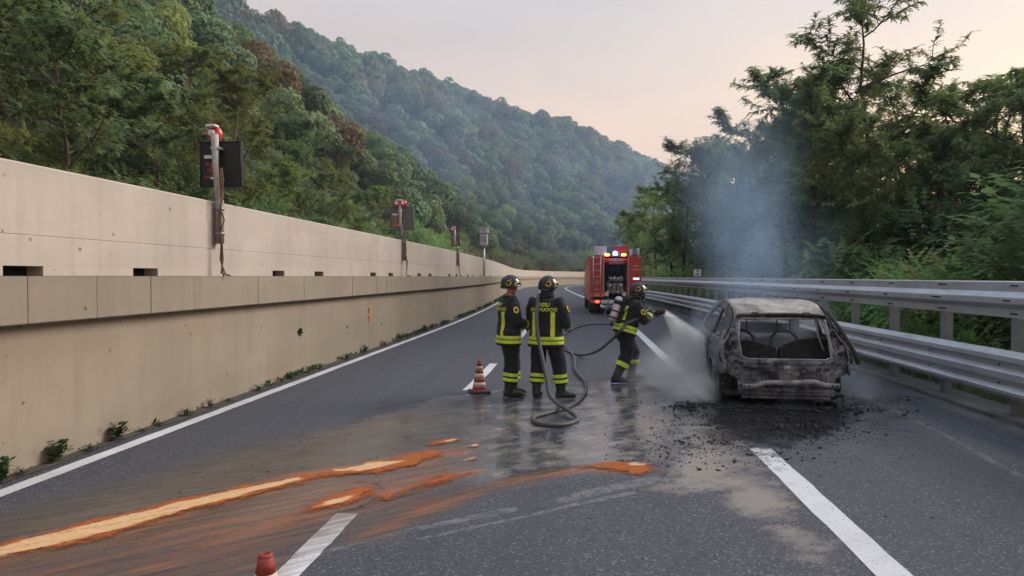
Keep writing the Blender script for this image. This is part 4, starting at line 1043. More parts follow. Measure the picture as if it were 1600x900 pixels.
N = ng.nodes; Lk = ng.links; gi = N.new('NodeGroupInput'); go = N.new('NodeGroupOutput'); iop = N.new('GeometryNodeInstanceOnPoints'); gti = N.new('GeometryNodeGeometryToInstance')
def conv(me, mat):
    m2 = me.copy(); m2.materials.clear(); m2.materials.append(LF[mat]); return m2
picks = [(oak_far[0][1], 'oak'), (oak_far[1][1], 'oak'), (oak_far[2][1], 'oak_light'), (oak_far[3][1], 'oak'), (oak_far[4][1], 'dark'), (oak_far[0][1], 'oak_light'), (oak_far[3][1], 'rust')]
# one real tree of each sort stands at the wood's near edge and lends its crown to the mass
edge = vis[:0]
for q, (me, mat) in enumerate(picks):
    x, y, z = rest[q * 3]
    t = thing('hill_tree', 'round crowned tree among those on the lower hillside', 'tree', (x, y, z - .4), 0, 'trees on the lower hillside'); c = mesh_obj('crown', me, t); mesh_obj('trunk', oak_far[q % 5][0], t)
    c.material_slots[0].link = 'OBJECT'; c.material_slots[0].material = LF[mat]
    oi = N.new('GeometryNodeObjectInfo'); oi.transform_space = 'ORIGINAL'; oi.inputs['Object'].default_value = c; oi.inputs['As Instance'].default_value = False
    sm_ = N.new('GeometryNodeSetMaterial'); sm_.inputs['Material'].default_value = LF[mat]; Lk.new(oi.outputs['Geometry'], sm_.inputs[0]); Lk.new(sm_.outputs[0], gti.inputs[0])
gi_order = list(range(len(picks)))
def named(nm, typ):
    a = N.new('GeometryNodeInputNamedAttribute'); a.data_type = typ; a.inputs['Name'].default_value = nm; return next(o for o in a.outputs if o.enabled and o.name == 'Attribute')
cmb = N.new('ShaderNodeCombineXYZ'); Lk.new(named('rz', 'FLOAT'), cmb.inputs['Z'])
Lk.new(gi.outputs[0], iop.inputs['Points']); Lk.new(gti.outputs[0], iop.inputs['Instance']); iop.inputs['Pick Instance'].default_value = True
Lk.new(named('pick', 'INT'), iop.inputs['Instance Index']); Lk.new(cmb.outputs[0], iop.inputs['Rotation']); Lk.new(named('size', 'FLOAT_VECTOR'), iop.inputs['Scale']); Lk.new(iop.outputs[0], go.inputs[0])
wood.modifiers.new('wood', 'NODES').node_group = ng
# ================================================================== BURNT-OUT CAR
def burnt_mat(name, base, ash, soot, rust, k_ash=.5, k_rust=.3, sc=5.0, metal=.35, lo=.45):
    m = new_mat(name); t = NT(m); v = t.coord('Object'); vz = t.coord('Object', (1, 1, .35))
    n1 = t.noise(v, sc, 8, .72, .3, .7); n2 = t.noise(vz, sc * .45, 6, .7, .4, .62, .6); n3 = t.noise(v, sc * 2.6, 7, .75, .5, .66); n4 = t.noise(v, sc * .8, 7, .7, .52, .68, .4)
    col = t.mix(n1, soot, base); col = t.mix(t.math('MULTIPLY', n2, k_ash), col, ash); col = t.mix(t.math('MULTIPLY', n4, k_rust), col, rust)
    col = t.mix(t.math('MULTIPLY', n3, lo), col, soot)
    pv = t.n('TexVoronoi', {'Vector': v, 'Scale': sc * 9, 'Randomness': 1.0}).outputs['Distance']
    fl = t.math('MULTIPLY', t.rng(pv, .18, .10), t.noise(v, sc * 1.7, 4, .6, .55, .7)); col = t.mix(t.math('MULTIPLY', fl, .5), col, ash)
    t.set('Base Color', col); t.set('Metallic', metal); t.set('Roughness', t.rng(n1, 0, 1, .78, .5)); t.set('Specular IOR Level', .3)
    t.bump(t.math('ADD', t.math('MULTIPLY', n3, .6), t.noise(v, sc * 9, 5, .7, 0, 1)), .012, .9); return m
B_SIDE = burnt_mat('burnt_door_steel', (.19, .195, .215), (.33, .335, .36), (.035, .036, .042), (.12, .10, .09), .6, .2, 2.6, .3, .45)
B_REAR = burnt_mat('burnt_rear_steel', (.080, .084, .100), (.56, .57, .61), (.006, .006, .008), (.085, .065, .055), .36, .25, 6.5, .3, .95)
B_ROOF = burnt_mat('burnt_roof_steel', (.33, .295, .25), (.58, .54, .49), (.07, .066, .062), (.19, .13, .08), .7, .45, 3.6, .15, .6)
B_DARK = M('charred_black', (.010, .010, .011), (.03, .028, .027), 12, .85, bump=.01)
B_BEAM = burnt_mat('scorched_beam', (.42, .41, .40), (.60, .58, .56), (.10, .10, .10), (.24, .18, .13), .6, .2, 7, .5, .3)
B_RIM = burnt_mat('burnt_rim', (.16, .15, .145), (.3, .28, .26), (.02, .02, .02), (.12, .08, .06), .4, .4, 9, .4)
def interp(x, pts): return float(np.interp(x, [p[0] for p in pts], [p[1] for p in pts]))
HW = [(.10, .82), (.20, .87), (.35, .905), (.55, .925), (.72, .915), (.90, .87), (.96, .83), (1.10, .785), (1.30, .715), (1.42, .655), (1.52, .60)]
def hw(z, y):
    h = interp(z, HW); e = max(0, .35 - y) / .35; f = max(0, y - 2.9) / .8
    h *= 1 - .14 * min(1, max(0, (.85 - y) / .55)) ** 1.4 * min(1, max(0, (z - .85) / .4))
    return h * (1 - .075 * e * e - .13 * f * f) + .02 * math.exp(-((y - .62) / .3) ** 2 - ((z - .5) / .25) ** 2)
REARY = [(.12, .07), (.20, .02), (.30, .0), (.56, .0), (.70, .06), (.95, .20), (1.20, .36), (1.30, .44), (1.4, .6)]
ROOF = [(.40, 1.27), (.60, 1.36), (.9, 1.435), (1.3, 1.475), (1.75, 1.465), (2.2, 1.40)]
def pt_seg(p, a, b):
    ab = (b[0] - a[0], b[1] - a[1]); L = ab[0] ** 2 + ab[1] ** 2 + 1e-12
    t = min(1, max(0, ((p[0] - a[0]) * ab[0] + (p[1] - a[1]) * ab[1]) / L)); q = (a[0] + t * ab[0], a[1] + t * ab[1])
    return math.hypot(p[0] - q[0], p[1] - q[1]), q
def pip(p, poly):
    c = False; n = len(poly)
    for i in range(n):
        a, b = poly[i], poly[(i + 1) % n]
        if (a[1] > p[1]) != (b[1] > p[1]) and p[0] < (b[0] - a[0]) * (p[1] - a[1]) / (b[1] - a[1]) + a[0]: c = not c
    return c
def cut_sheet(outline, holes, step, fmap):
    """a sheet in 2-D with its outline and holes followed by snapped grid points, mapped to 3-D"""
    us = [p[0] for p in outline]; vs_ = [p[1] for p in outline]; nu = int((max(us) - min(us)) / step) + 2; nv = int((max(vs_) - min(vs_)) / step) + 2
    loops = [outline] + holes; P2 = {}; ins = {}
    for j in range(nv):
        for i in range(nu):
            p = (min(us) + i * step, min(vs_) + j * step); best = (9, None)
            for lp in loops:
                for k in range(len(lp)):
                    d = pt_seg(p, lp[k], lp[(k + 1) % len(lp)])
                    if d[0] < best[0]: best = d
            if best[0] < step * .55: P2[(i, j)] = best[1]; ins[(i, j)] = 2
            else: P2[(i, j)] = p; ins[(i, j)] = 1 if (pip(p, outline) and not any(pip(p, h) for h in holes)) else 0
    mb_v = []; idx = {}; fs = []
    for j in range(nv - 1):
        for i in range(nu - 1):
            q = [(i, j), (i + 1, j), (i + 1, j + 1), (i, j + 1)]
            if any(ins[c] == 0 for c in q): continue
            if all(ins[c] == 2 for c in q):
                cx = sum(P2[c][0] for c in q) / 4; cy = sum(P2[c][1] for c in q) / 4
                if not pip((cx, cy), outline) or any(pip((cx, cy), h) for h in holes): continue
            f = []
            for c in q:
                if c not in idx: idx[c] = len(mb_v); mb_v.append(fmap(*P2[c]))
                f.append(idx[c])
            fs.append(tuple(f))
    return mb_v, fs
def sheet_obj(name, vs, fs, mat, parent, thick=.02, flip=False, wr=0.0):
    if flip: fs = [tuple(reversed(f)) for f in fs]
    if wr: vs = [tuple(Vector(v) + Vector((mnoise.noise(Vector(v) * 3.1), mnoise.noise(Vector(v) * 3.1 + Vector((9, 0, 0))), mnoise.noise(Vector(v) * 3.1 + Vector((0, 9, 0))))) * wr + Vector((mnoise.noise(Vector(v) * 11), mnoise.noise(Vector(v) * 11 + Vector((5, 0, 0))), mnoise.noise(Vector(v) * 11 + Vector((0, 5, 0))))) * wr * .35) for v in vs]
    mb = MB(); mb.add(vs, fs, 0, True); o = mb.build(name, mat, parent); s = o.modifiers.new('thickness', 'SOLIDIFY'); s.thickness = thick; s.offset = -1; return o
def circ(c, r, n=24, a0=0, a1=360): return [(c[0] + r * math.cos(R(a0 + (a1 - a0) * k / n)), c[1] + r * math.sin(R(a0 + (a1 - a0) * k / n))) for k in range(n)]
car = thing('burnt_car', 'burnt-out hatchback wreck without glass, smoking in the emergency lane', 'car', (2.93, 10.0, 0), R(-3.0))
outl = [(.92, .17), (.92, .42), (.30, .45), (.04, .45), (.0, .50), (.0, .56), (.06, .70), (.20, .95), (.40, 1.27), (.6, 1.36), (.9, 1.435), (1.3, 1.475), (1.75, 1.465), (2.2, 1.40), (2.55, 1.18), (2.95, .96), (3.35, .88), (3.58, .78), (3.68, .60), (3.66, .28), (3.5, .17)]
wa_r = circ((.66, .28), .335); wa_f = circ((3.02, .28), .335)
win_r = [(.66, .94), (.60, 1.02), (.66, 1.16), (.78, 1.27), (.98, 1.33), (1.20, 1.345), (1.24, .94)]
win_f = [(1.36, .94), (1.36, 1.35), (1.75, 1.345), (2.10, 1.28), (2.40, 1.12), (2.62, .97), (2.55, .94)]
for sgn in (-1, 1):
    dent = lambda y, z: .012 * mnoise.noise(Vector((y * 2.1, z * 2.6, sgn * 4))) + (-.014 if abs(z - .62) < .012 else 0)
    vs, fs = cut_sheet(outl, [wa_r, wa_f, win_r, win_f], .032, lambda y, z: (sgn * (hw(z, y) + dent(y, z)), y, z))
    sheet_obj('side_panel', vs, fs, B_SIDE, car, .03, flip=(sgn < 0), wr=.006)
    # door seams and handle
    for yy, zt in ((1.30, .92), (2.52, .93)):
        mb = MB(); mb.tube([(sgn * (hw(z, yy) + .003), yy - .03 * (z < .5), z) for z in np.linspace(.24, zt, 9)], .007, 5); mb.build('door_seam', B_DARK, car)
    mb = MB(); mb.tube([(sgn * (hw(.24, y) + .002), y, .24) for y in np.linspace(1.05, 2.6, 7)], .007, 5); mb.build('door_seam', B_DARK, car)
    for yy in (1.42, 1.12): mb = MB(); mb.ell((sgn * (hw(.80, yy) + .002), yy, .80), (.012, .05, .028)); mb.build('handle_hole', B_DARK, car)
    # door frame flanges round the side openings
    for wn_ in (win_r, win_f):
        lp = wn_ + [wn_[0]]; mb = MB(); mb.tube([(sgn * (hw(z, y) - .012), y, z) for y, z in lp], .016, 6); mb.build('window_flange', B_REAR, car)
    # arch lips, gutter rail over the doors and along the tail
    mb = MB(); mb.tube([(sgn * (hw(max(z, .12), y) + .006), y, z) for y, z in circ((.66, .28), .34, 18, -12, 150)], .016, 6); mb.build('arch_lip', B_REAR, car)
    mb = MB(); mb.tube([(sgn * (hw(z, y) + .006), y, z) for y, z in [(.10, .62), (.16, .74), (.24, .94), (.33, 1.12), (.44, 1.29), (.62, 1.37), (.95, 1.43)]], .011 if sgn < 0 else .02, 6); mb.build('tail_seam', B_DARK, car)
    # wheel: rim with holes and the wire and ash left of the tyre
    for wy in (.66, 3.02):
        cx = sgn * .77
        mb = MB(); mb.lathe((cx, wy, .255), [(.10, -.085), (.185, -.09), (.20, -.07), (.165, -.04), (.16, .04), (.20, .075), (.188, .09), (.175, .075), (.12, .03), (.05, .045), (.045, .06), (.01, .06)] if sgn > 0 else [(.01, -.06), (.045, -.06), (.05, -.045), (.12, -.03), (.175, -.075), (.188, -.09), (.20, -.075), (.16, -.04), (.165, .04), (.20, .07), (.185, .09), (.10, .085)], 22, axis='x'); wl = mb.build('wheel', B_RIM, car)
        mb = MB(); n_ = 26
        vs = []; fs = []
        for k in range(n_):
            a = 2 * math.pi * k / n_; ro = .262 + .012 * math.sin(k * 1.9) if math.sin(a) > -.75 else .25
            for (dx, rr) in ((-.085, .198), (-.09, ro - .02), (-.05, ro), (.05, ro), (.09, ro - .02), (.085, .198)):
                zz = max(.255 + rr * math.sin(a), .004); vs.append((cx + dx, wy + rr * math.cos(a), zz))
        for k in range(n_):
            for q in range(5): a0 = k * 6 + q; b0 = ((k + 1) % n_) * 6 + q; fs.append((a0, a0 + 1, b0 + 1, b0))
        mb.add(vs, fs, 0, True); mb.build('tyre', B_DARK, wl)
# ---- roof
vs = []; fs = []; NX, NY = 22, 34
for j in range(NY + 1):
    y = .42 + (2.2 - .42) * j / NY; zr_ = interp(y, ROOF)
    for i in range(NX + 1):
        u = -1 + 2 * i / NX; x = u * hw(zr_, y); sag = -.035 * math.exp(-((u - .2) / .5) ** 2 - ((y - 1.2) / .45) ** 2)
        vs.append((x, y, zr_ + .035 * (1 - u * u) * min(1, (y - .3)) + sag + .008 * mnoise.noise(Vector((x * 4, y * 4, 1))) + .001))
for j in range(NY):
    for i in range(NX): a = j * (NX + 1) + i; fs.append((a, a + 1, a + NX + 2, a + NX + 1))
sheet_obj('roof', vs, fs, B_ROOF, car, .02, wr=.004)
mb = MB(); mb.tube([(u * .60, .40 - .05 * (1 - u * u) * 0 + .02 * abs(u), 1.275 + .022 * (1 - u * u)) for u in np.linspace(-1, 1, 13)], .030, 8, flat=.8); mb.build('roof_rear_edge', B_REAR, car)
mb = MB(); mb.tube([(u * .50 + .12, .385, 1.262 + .022 * (1 - u * u)) for u in np.linspace(-.65, 1, 11)], .026, 8); mb.build('hatch_hinge_rail', B_DARK, car)
for sx in (-.36, .36): mb = MB(); mb.bbox((sx, .37, 1.30), (.10, .07, .05), .012); mb.build('hinge', B_REAR, car)
# ---- tail
holew = [(-.60, .70), (-.52, .665), (.54, .665), (.63, .70), (.625, .95), (.585, 1.18), (.53, 1.23), (-.53, 1.23), (-.585, 1.18), (-.62, .95)]
def rear_outline():
    zs = [.15, .25, .4, .56, .7, .85, 1.0, 1.15, 1.28]; rt_ = [(hw(z, .05) - .012, z) for z in zs]
    return [(-x, z) for x, z in reversed(rt_)][::-1][::-1] + rt_
ro_l = [(-hw(z, .05 if z < .8 else .3) + .012, z) for z in (1.27, 1.15, 1.0, .85, .7, .56, .47)] + [(-.80, .44), (-.68, .40), (-.66, .25), (-.62, .15)]; ro_r = [(-x, z) for x, z in reversed(ro_l)]
cav = [(-.66, .555, .085, .075), (.68, .565, .085, .08)]
rects = [(-.50, .50, .115, .032, .05), (.51, .515, .115, .034, .05), (-.32, .40, .17, .075, .02), (.36, .40, .19, .08, .02), (0, .53, .035, .03, .03), (-.22, .53, .04, .02, .02), (.24, .535, .04, .02, .02)]
def rear_map(x, z):
    y = interp(z, REARY) + .16 * abs(x / .9) ** 4 * (1 if z < 1 else .5)
    for (cx, cz, rx, rz) in cav:
        d = math.hypot((x - cx) / rx, (z - cz) / rz)
        if d < 1: y += .07 * (1 - d ** 3)
        elif d < 1.35: y -= .012
    for (cx, cz, rx, rz, dp_) in rects:
        if abs(x - cx) < rx and abs(z - cz) < rz: y += dp_
    if abs(z - .615) < .02 and abs(x) < .62: y -= .025
    if abs(z - .30) < .02: y -= .015
    if .64 < abs(x) < .85 and z > .62: y += .02 * math.sin(z * 40) + .035 * mnoise.noise(Vector((x * 17, z * 13, 0)))
    return (x, y + .014 * mnoise.noise(Vector((x * 6, z * 7, 3))), z)
vs, fs = cut_sheet(ro_l + ro_r, [holew], .021, rear_map)
sheet_obj('tail_panel', vs, fs, B_REAR, car, .025, flip=False, wr=.010)
mb = MB(); lp = holew + [holew[0]]; mb.tube([(x, rear_map(x, z)[1] - .006, z) for x, z in lp], .015, 6); mb.build('window_flange', B_BEAM, car)
mb = MB(); mb.tube([(.60 + .006 * k, .33 - .03 * k, 1.22 - .058 * k) for k in range(9)], .012, 6); mb.tube([(.50, .40, 1.24), (.52, .38, 1.0), (.58, .3, .78)], .014, 6); mb.build('inner_frame', B_BEAM, car)
mb = MB(); mb.tube([(-.60, -.045, .285), (-.5, -.055, .285), (-.40, -.07, .30), (-.31, -.075, .345), (-.15, -.085, .352), (.0, -.09, .350), (.2, -.085, .365), (.36, -.08, .372), (.46, -.07, .335), (.56, -.055, .320), (.70, -.03, .315)], .036, 8, flat=.55, up=(0, 0, 1)); bm_ = mb.build('bumper_beam', B_BEAM, car)
for sx in (-.58, -.52, .60, .66):
    mb = MB(); mb.ell((sx, -.075, .292 if sx < 0 else .318), (.014, .02, .014)); mb.build('bolt_hole', B_DARK, bm_)
mb = MB(); mb.bbox((0, .03, .20), (1.30, .10, .10), .02); mb.bbox((-.1, -.02, .235), (.5, .06, .05), .015); mb.bbox((.0, .25, .13), (1.2, .5, .05), .02); mb.build('valance', B_REAR, car)
mb = MB(); mb.bbox((.03, -.012, .43), (.28, .02, .14), .006); mb.build('plate_recess', B_SIDE, car)
mb = MB(); mb.ell((0, -.03, .545), (.05, .03, .045)); mb.bbox((0.0, -.02, .50), (.12, .03, .03), .008); mb.build('latch', B_BEAM, car)
# dark strip hanging off the right rear corner
mb = MB(); mb.tube([(.66, .75, 1.40), (.70, .50, 1.31), (.79, .28, 1.10), (.88, .16, .90), (.945, .08, .74), (.965, .03, .62)], [.02, .03, .036, .040, .042, .03], 8, flat=.6); mb.build('hanging_trim', B_DARK, car)
# ---- nose: bonnet, front wall
vs = []; fs = []
for j in range(11):
    y = 2.75 + (3.6 - 2.75) * j / 10; z = interp(y, [(2.75, 1.0), (3.0, .965), (3.35, .89), (3.6, .77)])
    for i in range(15):
        u = -1 + 2 * i / 14; vs.append((u * hw(min(z, .92), y) * .95, y, z + .03 * (1 - u * u) + .012 * mnoise.noise(Vector((u * 2, y * 3, 7)))))
for j in range(10):
    for i in range(14): a = j * 15 + i; fs.append((a, a + 1, a + 16, a + 15))
sheet_obj('bonnet', vs, fs, B_SIDE, car, .02)
mb = MB(); mb.bbox((0, 3.55, .45), (1.4, .12, .5), .04); mb.bbox((0, 3.2, .5), (1.0, .5, .4), .05); mb.build('front_end', B_DARK, car)
# ---- inside: floor, seat backs, front seat frames, fascia, wheel, pillars' inner skin
mb = MB(); mb.box((0, 1.75, .15), (1.62, 3.3, .04)); mb.box((0, .55, .22), (1.2, .5, .10)); mb.build('floor_pan', B_DARK, car)
def slab(poly, y0, y1, name, mat):
    n = len(poly); v = [(x, y0 + (z - .3) * .18, z) for x, z in poly] + [(x, y1 + (z - .3) * .18, z) for x, z in poly]
    mb = MB(); mb.add(v, [tuple(range(n)), tuple(range(2 * n - 1, n - 1, -1))] + [(i, i + n, (i + 1) % n + n, (i + 1) % n) for i in range(n)]); return mb.build(name, mat, car)
slab([(-.66, .2), (-.03, .2), (-.03, .78), (-.2, .83), (-.42, .885), (-.66, .88)], .42, .54, 'rear_seat_back', B_DARK)
slab([(.02, .2), (.68, .2), (.70, .93), (.55, .94), (.30, .90), (.10, .82), (.02, .77)], .42, .54, 'rear_seat_back', B_DARK)
for sx in (-.33, .36):
    t_ = bpy.data.objects.new('seat_frame', MB().mesh('x', B_DARK)); bpy.data.objects.remove(t_)
    mb = MB(); pts = [(sx - .22, 1.62, .25), (sx - .23, 1.68, .62), (sx - .20, 1.72, .84), (sx - .11, 1.74, .935), (sx, 1.745, .955), (sx + .11, 1.74, .935), (sx + .20, 1.72, .84), (sx + .23, 1.68, .62), (sx + .22, 1.62, .25)]
    mb.tube(pts, .026, 8); mb.tube([(sx - .21, 1.7, .6), (sx + .21, 1.7, .6)], .012, 6)
    for k in range(5): mb.tube([(sx - .16 + .08 * k, 1.69, .3), (sx - .16 + .08 * k, 1.72, .90)], .004, 4)
    sf = mb.build('seat_frame', B_DARK, car)
    mb = MB(); mb.tube([(sx - .10, 1.745, .93), (sx - .105, 1.77, 1.10), (sx - .085, 1.78, 1.19), (sx + .085, 1.78, 1.19), (sx + .105, 1.77, 1.10), (sx + .10, 1.745, .93)], .012, 6); mb.build('headrest_frame', B_DARK, sf)
    mb = MB(); mb.bbox((sx, 2.0, .34), (.46, .5, .10), .03); mb.build('seat_base', B_DARK, car)
mb = MB(); mb.tube([(u * .80, 2.62 - .06 * (1 - u * u), 0.74 + .05 * math.sin(u * 3) ** 2) for u in np.linspace(-1, 1, 13)], .07, 8, flat=.8); mb.bbox((0, 2.7, .62), (1.5, .12, .4), .04); mb.build('fascia', B_SIDE, car)
mb = MB(); mb.tube([(-.36 + .17 * math.cos(a), 2.42 + .06 * math.sin(a), .84 + .16 * math.sin(a)) for a in np.linspace(0, 6.283, 19)], .012, 6); mb.tube([(-.36, 2.42, .84), (-.36, 2.6, .75)], .025, 6); mb.build('steering_wheel', B_DARK, car)
for sx in (-1, 1):
    mb = MB(); mb.tube([(sx * .62, 2.19, 1.40), (sx * .70, 2.5, 1.2), (sx * .79, 2.93, .97)], .03, 8); mb.build('windscreen_pillar', B_REAR, car)
mb = MB(); mb.tube([(u * .62, 2.2, 1.39 + .03 * (1 - u * u)) for u in np.linspace(-1, 1, 9)], .025, 8); mb.build('windscreen_header', B_REAR, car)
# a heap of ash and burnt plastic under the tail
mb = MB(); r = random.Random(19)
for _ in range(260):
    p = (2.93 + r.gauss(0, .55), 9.95 + r.gauss(0, .16), .0); s = r.uniform(.015, .05); mb.ell((p[0], p[1], s * .15), (s * r.uniform(.7, 1.6), s, s * r.uniform(.25, .5)), 6, 4)
tag(mb.build('ash_heap', B_DARK), 'low heap of ash and melted plastic under the wreck', 'ash', kind='stuff')

# loose wiring and torn strips on the tail
r = random.Random(31)
for k in range(9):
    x = r.uniform(-.62, .66); z = r.uniform(.42, .62); mb = MB(); mb.tube(smooth_path([(x, rear_map(x, z)[1] - .01, z), (x + r.uniform(-.06, .06), -.05, z - .05), (x + r.uniform(-.1, .1), -.03 + r.uniform(-.02, .02), z - r.uniform(.08, .2))]), .005, 4); mb.build('wire', B_DARK if k % 3 else B_BEAM, car)
for k in range(12):
    s = r.choice((-1, 1)); x = s * r.uniform(.66, .82); z = r.uniform(.5, 1.05); y = rear_map(x, z)[1] - .02; w_ = r.uniform(.015, .04); h_ = r.uniform(.02, .07)
    mb = MB(); mb.add([(x - w_, y, z - h_), (x + w_, y - .015, z - h_ * .6), (x + w_ * .7, y - .02, z + h_), (x - w_ * .8, y - .005, z + h_ * .7), (x - w_, y + .02, z - h_), (x + w_, y + .02, z - h_ * .6), (x + w_ * .7, y + .02, z + h_), (x - w_ * .8, y + .02, z + h_ * .7)], [(0, 1, 2, 3), (0, 4, 5, 1), (1, 5, 6, 2), (2, 6, 7, 3), (3, 7, 4, 0)]); mb.build('torn_strip', r.choice((B_REAR, B_BEAM, B_DARK)), car)
# ================================================================== FIREFIGHTERS
def cloth_mat(name, c1, c2, rough=.85):
    m = new_mat(name); t = NT(m); v = t.coord('Object')
    t.set('Base Color', t.mix(t.noise(v, 6, 6, .65), c1, c2)); t.set('Roughness', rough); t.set('Specular IOR Level', .2); t.set('Sheen Weight', .08); t.set('Sheen Roughness', .5)
    t.bump(t.math('ADD', t.noise(v, 13, 4, .6, 0, 1), t.math('MULTIPLY', t.noise(v, 220, 2, .5, 0, 1), .12)), .012, .7); return m
CLOTH = cloth_mat('black_turnout_cloth', (.014, .015, .019), (.024, .025, .030))
CLOTH2 = cloth_mat('dark_trouser_cloth', (.012, .013, .017), (.022, .023, .027))
BOOT = M('black_boot_leather', (.016, .016, .017), (.035, .034, .033), 14, .5, bump=.004, c3=(.06, .056, .05), s3=9)
SOLE = M('boot_sole_rubber', (.02, .02, .02), (.035, .034, .032), 12, .8)
SKIN = M('skin', (.40, .215, .15), (.33, .165, .115), 18, .55, spec=.35)
GLOVE = M('dark_glove', (.03, .028, .026), (.05, .045, .04), 20, .75, bump=.003)
LIME = M('lime_reflective_tape', (.56, .70, .055), (.47, .61, .05), 30, .5, c3=(.38, .47, .08), s3=16)
HELM = M('black_helmet_shell', (.014, .014, .016), (.020, .020, .024), 8, .34, spec=.35)
HELMY = M('yellow_helmet_marking', (.70, .55, .035), (.60, .47, .03), 10, .4)
VISOR = M('smoked_visor', (.05, .055, .06), (.035, .04, .045), 4, .08, spec=.8)
VISOR2 = M('silver_visor_rim', (.48, .48, .50), (.36, .36, .38), 9, .35, metal=.6)
HAIR = M('dark_hair', (.03, .022, .016), (.05, .035, .025), 50, .7)
EYE = M('eye_white', (.6, .58, .55), rough=.3); LIPS = M('lips', (.33, .13, .11), (.28, .11, .09), 20, .5)
def loft(mb, path, rx, ry, n=16, up=(1, 0, 0), mi=0, cap=True):
    pts = [Vector(p) for p in path]; N = len(pts); vs = []; fs = []; prev = Vector(up)
    for i in range(N):
        t = (pts[min(i + 1, N - 1)] - pts[max(i - 1, 0)]).normalized(); u = (prev - t * prev.dot(t)).normalized(); prev = u; v = t.cross(u)
        for k in range(n):
            a = 2 * math.pi * k / n; c, s = math.cos(a), math.sin(a)
            vs.append(pts[i] + u * (c * rx[i]) + v * (s * ry[i]))
    for i in range(N - 1):
        for k in range(n): fs.append((i * n + k, i * n + (k + 1) % n, (i + 1) * n + (k + 1) % n, (i + 1) * n + k))
    if cap: fs.append(tuple(range(n - 1, -1, -1))); fs.append(tuple((N - 1) * n + k for k in range(n)))
    mb.add(vs, fs, mi, True)
def remesh(mb, name, mats, voxel, smooth=4, wrinkle=0.0, wseed=0, wscale=9):
    o = bpy.data.objects.new('tmp', mb.mesh('tmp', mats)); COL.objects.link(o)
    m = o.modifiers.new('r', 'REMESH'); m.mode = 'VOXEL'; m.voxel_size = voxel; m.use_smooth_shade = True
    s = o.modifiers.new('s', 'SMOOTH'); s.factor = .5; s.iterations = smooth
    dg = bpy.context.evaluated_depsgraph_get(); dg.update(); me = bpy.data.meshes.new_from_object(o.evaluated_get(dg)); me.name = name
    old = o.data; bpy.data.objects.remove(o); bpy.data.meshes.remove(old)
    me.materials.clear()
    for q in (mats if isinstance(mats, (list, tuple)) else [mats]): me.materials.append(q)
    if wrinkle:
        nn = [v.normal.copy() for v in me.vertices]
        for v, nrm in zip(me.vertices, nn):
            p = v.co; w_ = mnoise.noise(Vector((p.x * wscale * .7 + wseed, p.y * wscale * .7, p.z * wscale * 1.4))) + .6 * (1 - abs(mnoise.noise(Vector((p.x * wscale * 1.3, p.y * wscale * 1.3 + wseed, p.z * wscale * 2.6)))) * 2)
            v.co = p + nrm * (w_ * wrinkle)
    me.polygons.foreach_set('use_smooth', [True] * len(me.polygons)); me.update(); return me
def band(me, planes, mat, parent, name='reflective_band', off=.004, keep=None):
    """the strip of a garment between planes, lifted off the cloth"""
    bm = bmesh.new(); bm.from_mesh(me)
    for co, no in planes:
        bmesh.ops.bisect_plane(bm, geom=bm.verts[:] + bm.edges[:] + bm.faces[:], plane_co=co, plane_no=no, clear_outer=True)
    if keep:
        bm.normal_update(); bmesh.ops.delete(bm, geom=[f for f in bm.faces if not keep(f.calc_center_median(), f.normal)], context='FACES')
    bm.normal_update(); nn = {v: v.normal.copy() for v in bm.verts}
    for v in bm.verts: v.co += nn[v] * off
    m2 = bpy.data.meshes.new(name); bm.to_mesh(m2); bm.free(); m2.materials.clear(); m2.materials.append(mat)
    m2.polygons.foreach_set('material_index', [0] * len(m2.polygons)); o = mesh_obj(name, m2, parent); s = o.modifiers.new('thickness', 'SOLIDIFY'); s.thickness = .005; s.offset = -1; return o
def slabz(z0, z1, M4=None):
    M4 = M4 or Matrix.Identity(4); n = M4.to_3x3() @ Vector((0, 0, 1)); return [(M4 @ Vector((0, 0, z1)), n), (M4 @ Vector((0, 0, z0)), -n)]
def slabx(x0, x1, M4=None):
    M4 = M4 or Matrix.Identity(4); n = M4.to_3x3() @ Vector((1, 0, 0)); return [(M4 @ Vector((x1, 0, 0)), n), (M4 @ Vector((x0, 0, 0)), -n)]
def along(a, b, t0, t1):
    a, b = Vector(a), Vector(b); d = (b - a).normalized(); return [(a.lerp(b, t1), d), (a.lerp(b, t0), -d)]
def near_axis(a, b, r):
    a, b = Vector(a), Vector(b)
    def f(c, n):
        t = min(1, max(0, (c - a).dot(b - a) / (b - a).length_squared)); return (c - a.lerp(b, t)).length < r
    return f
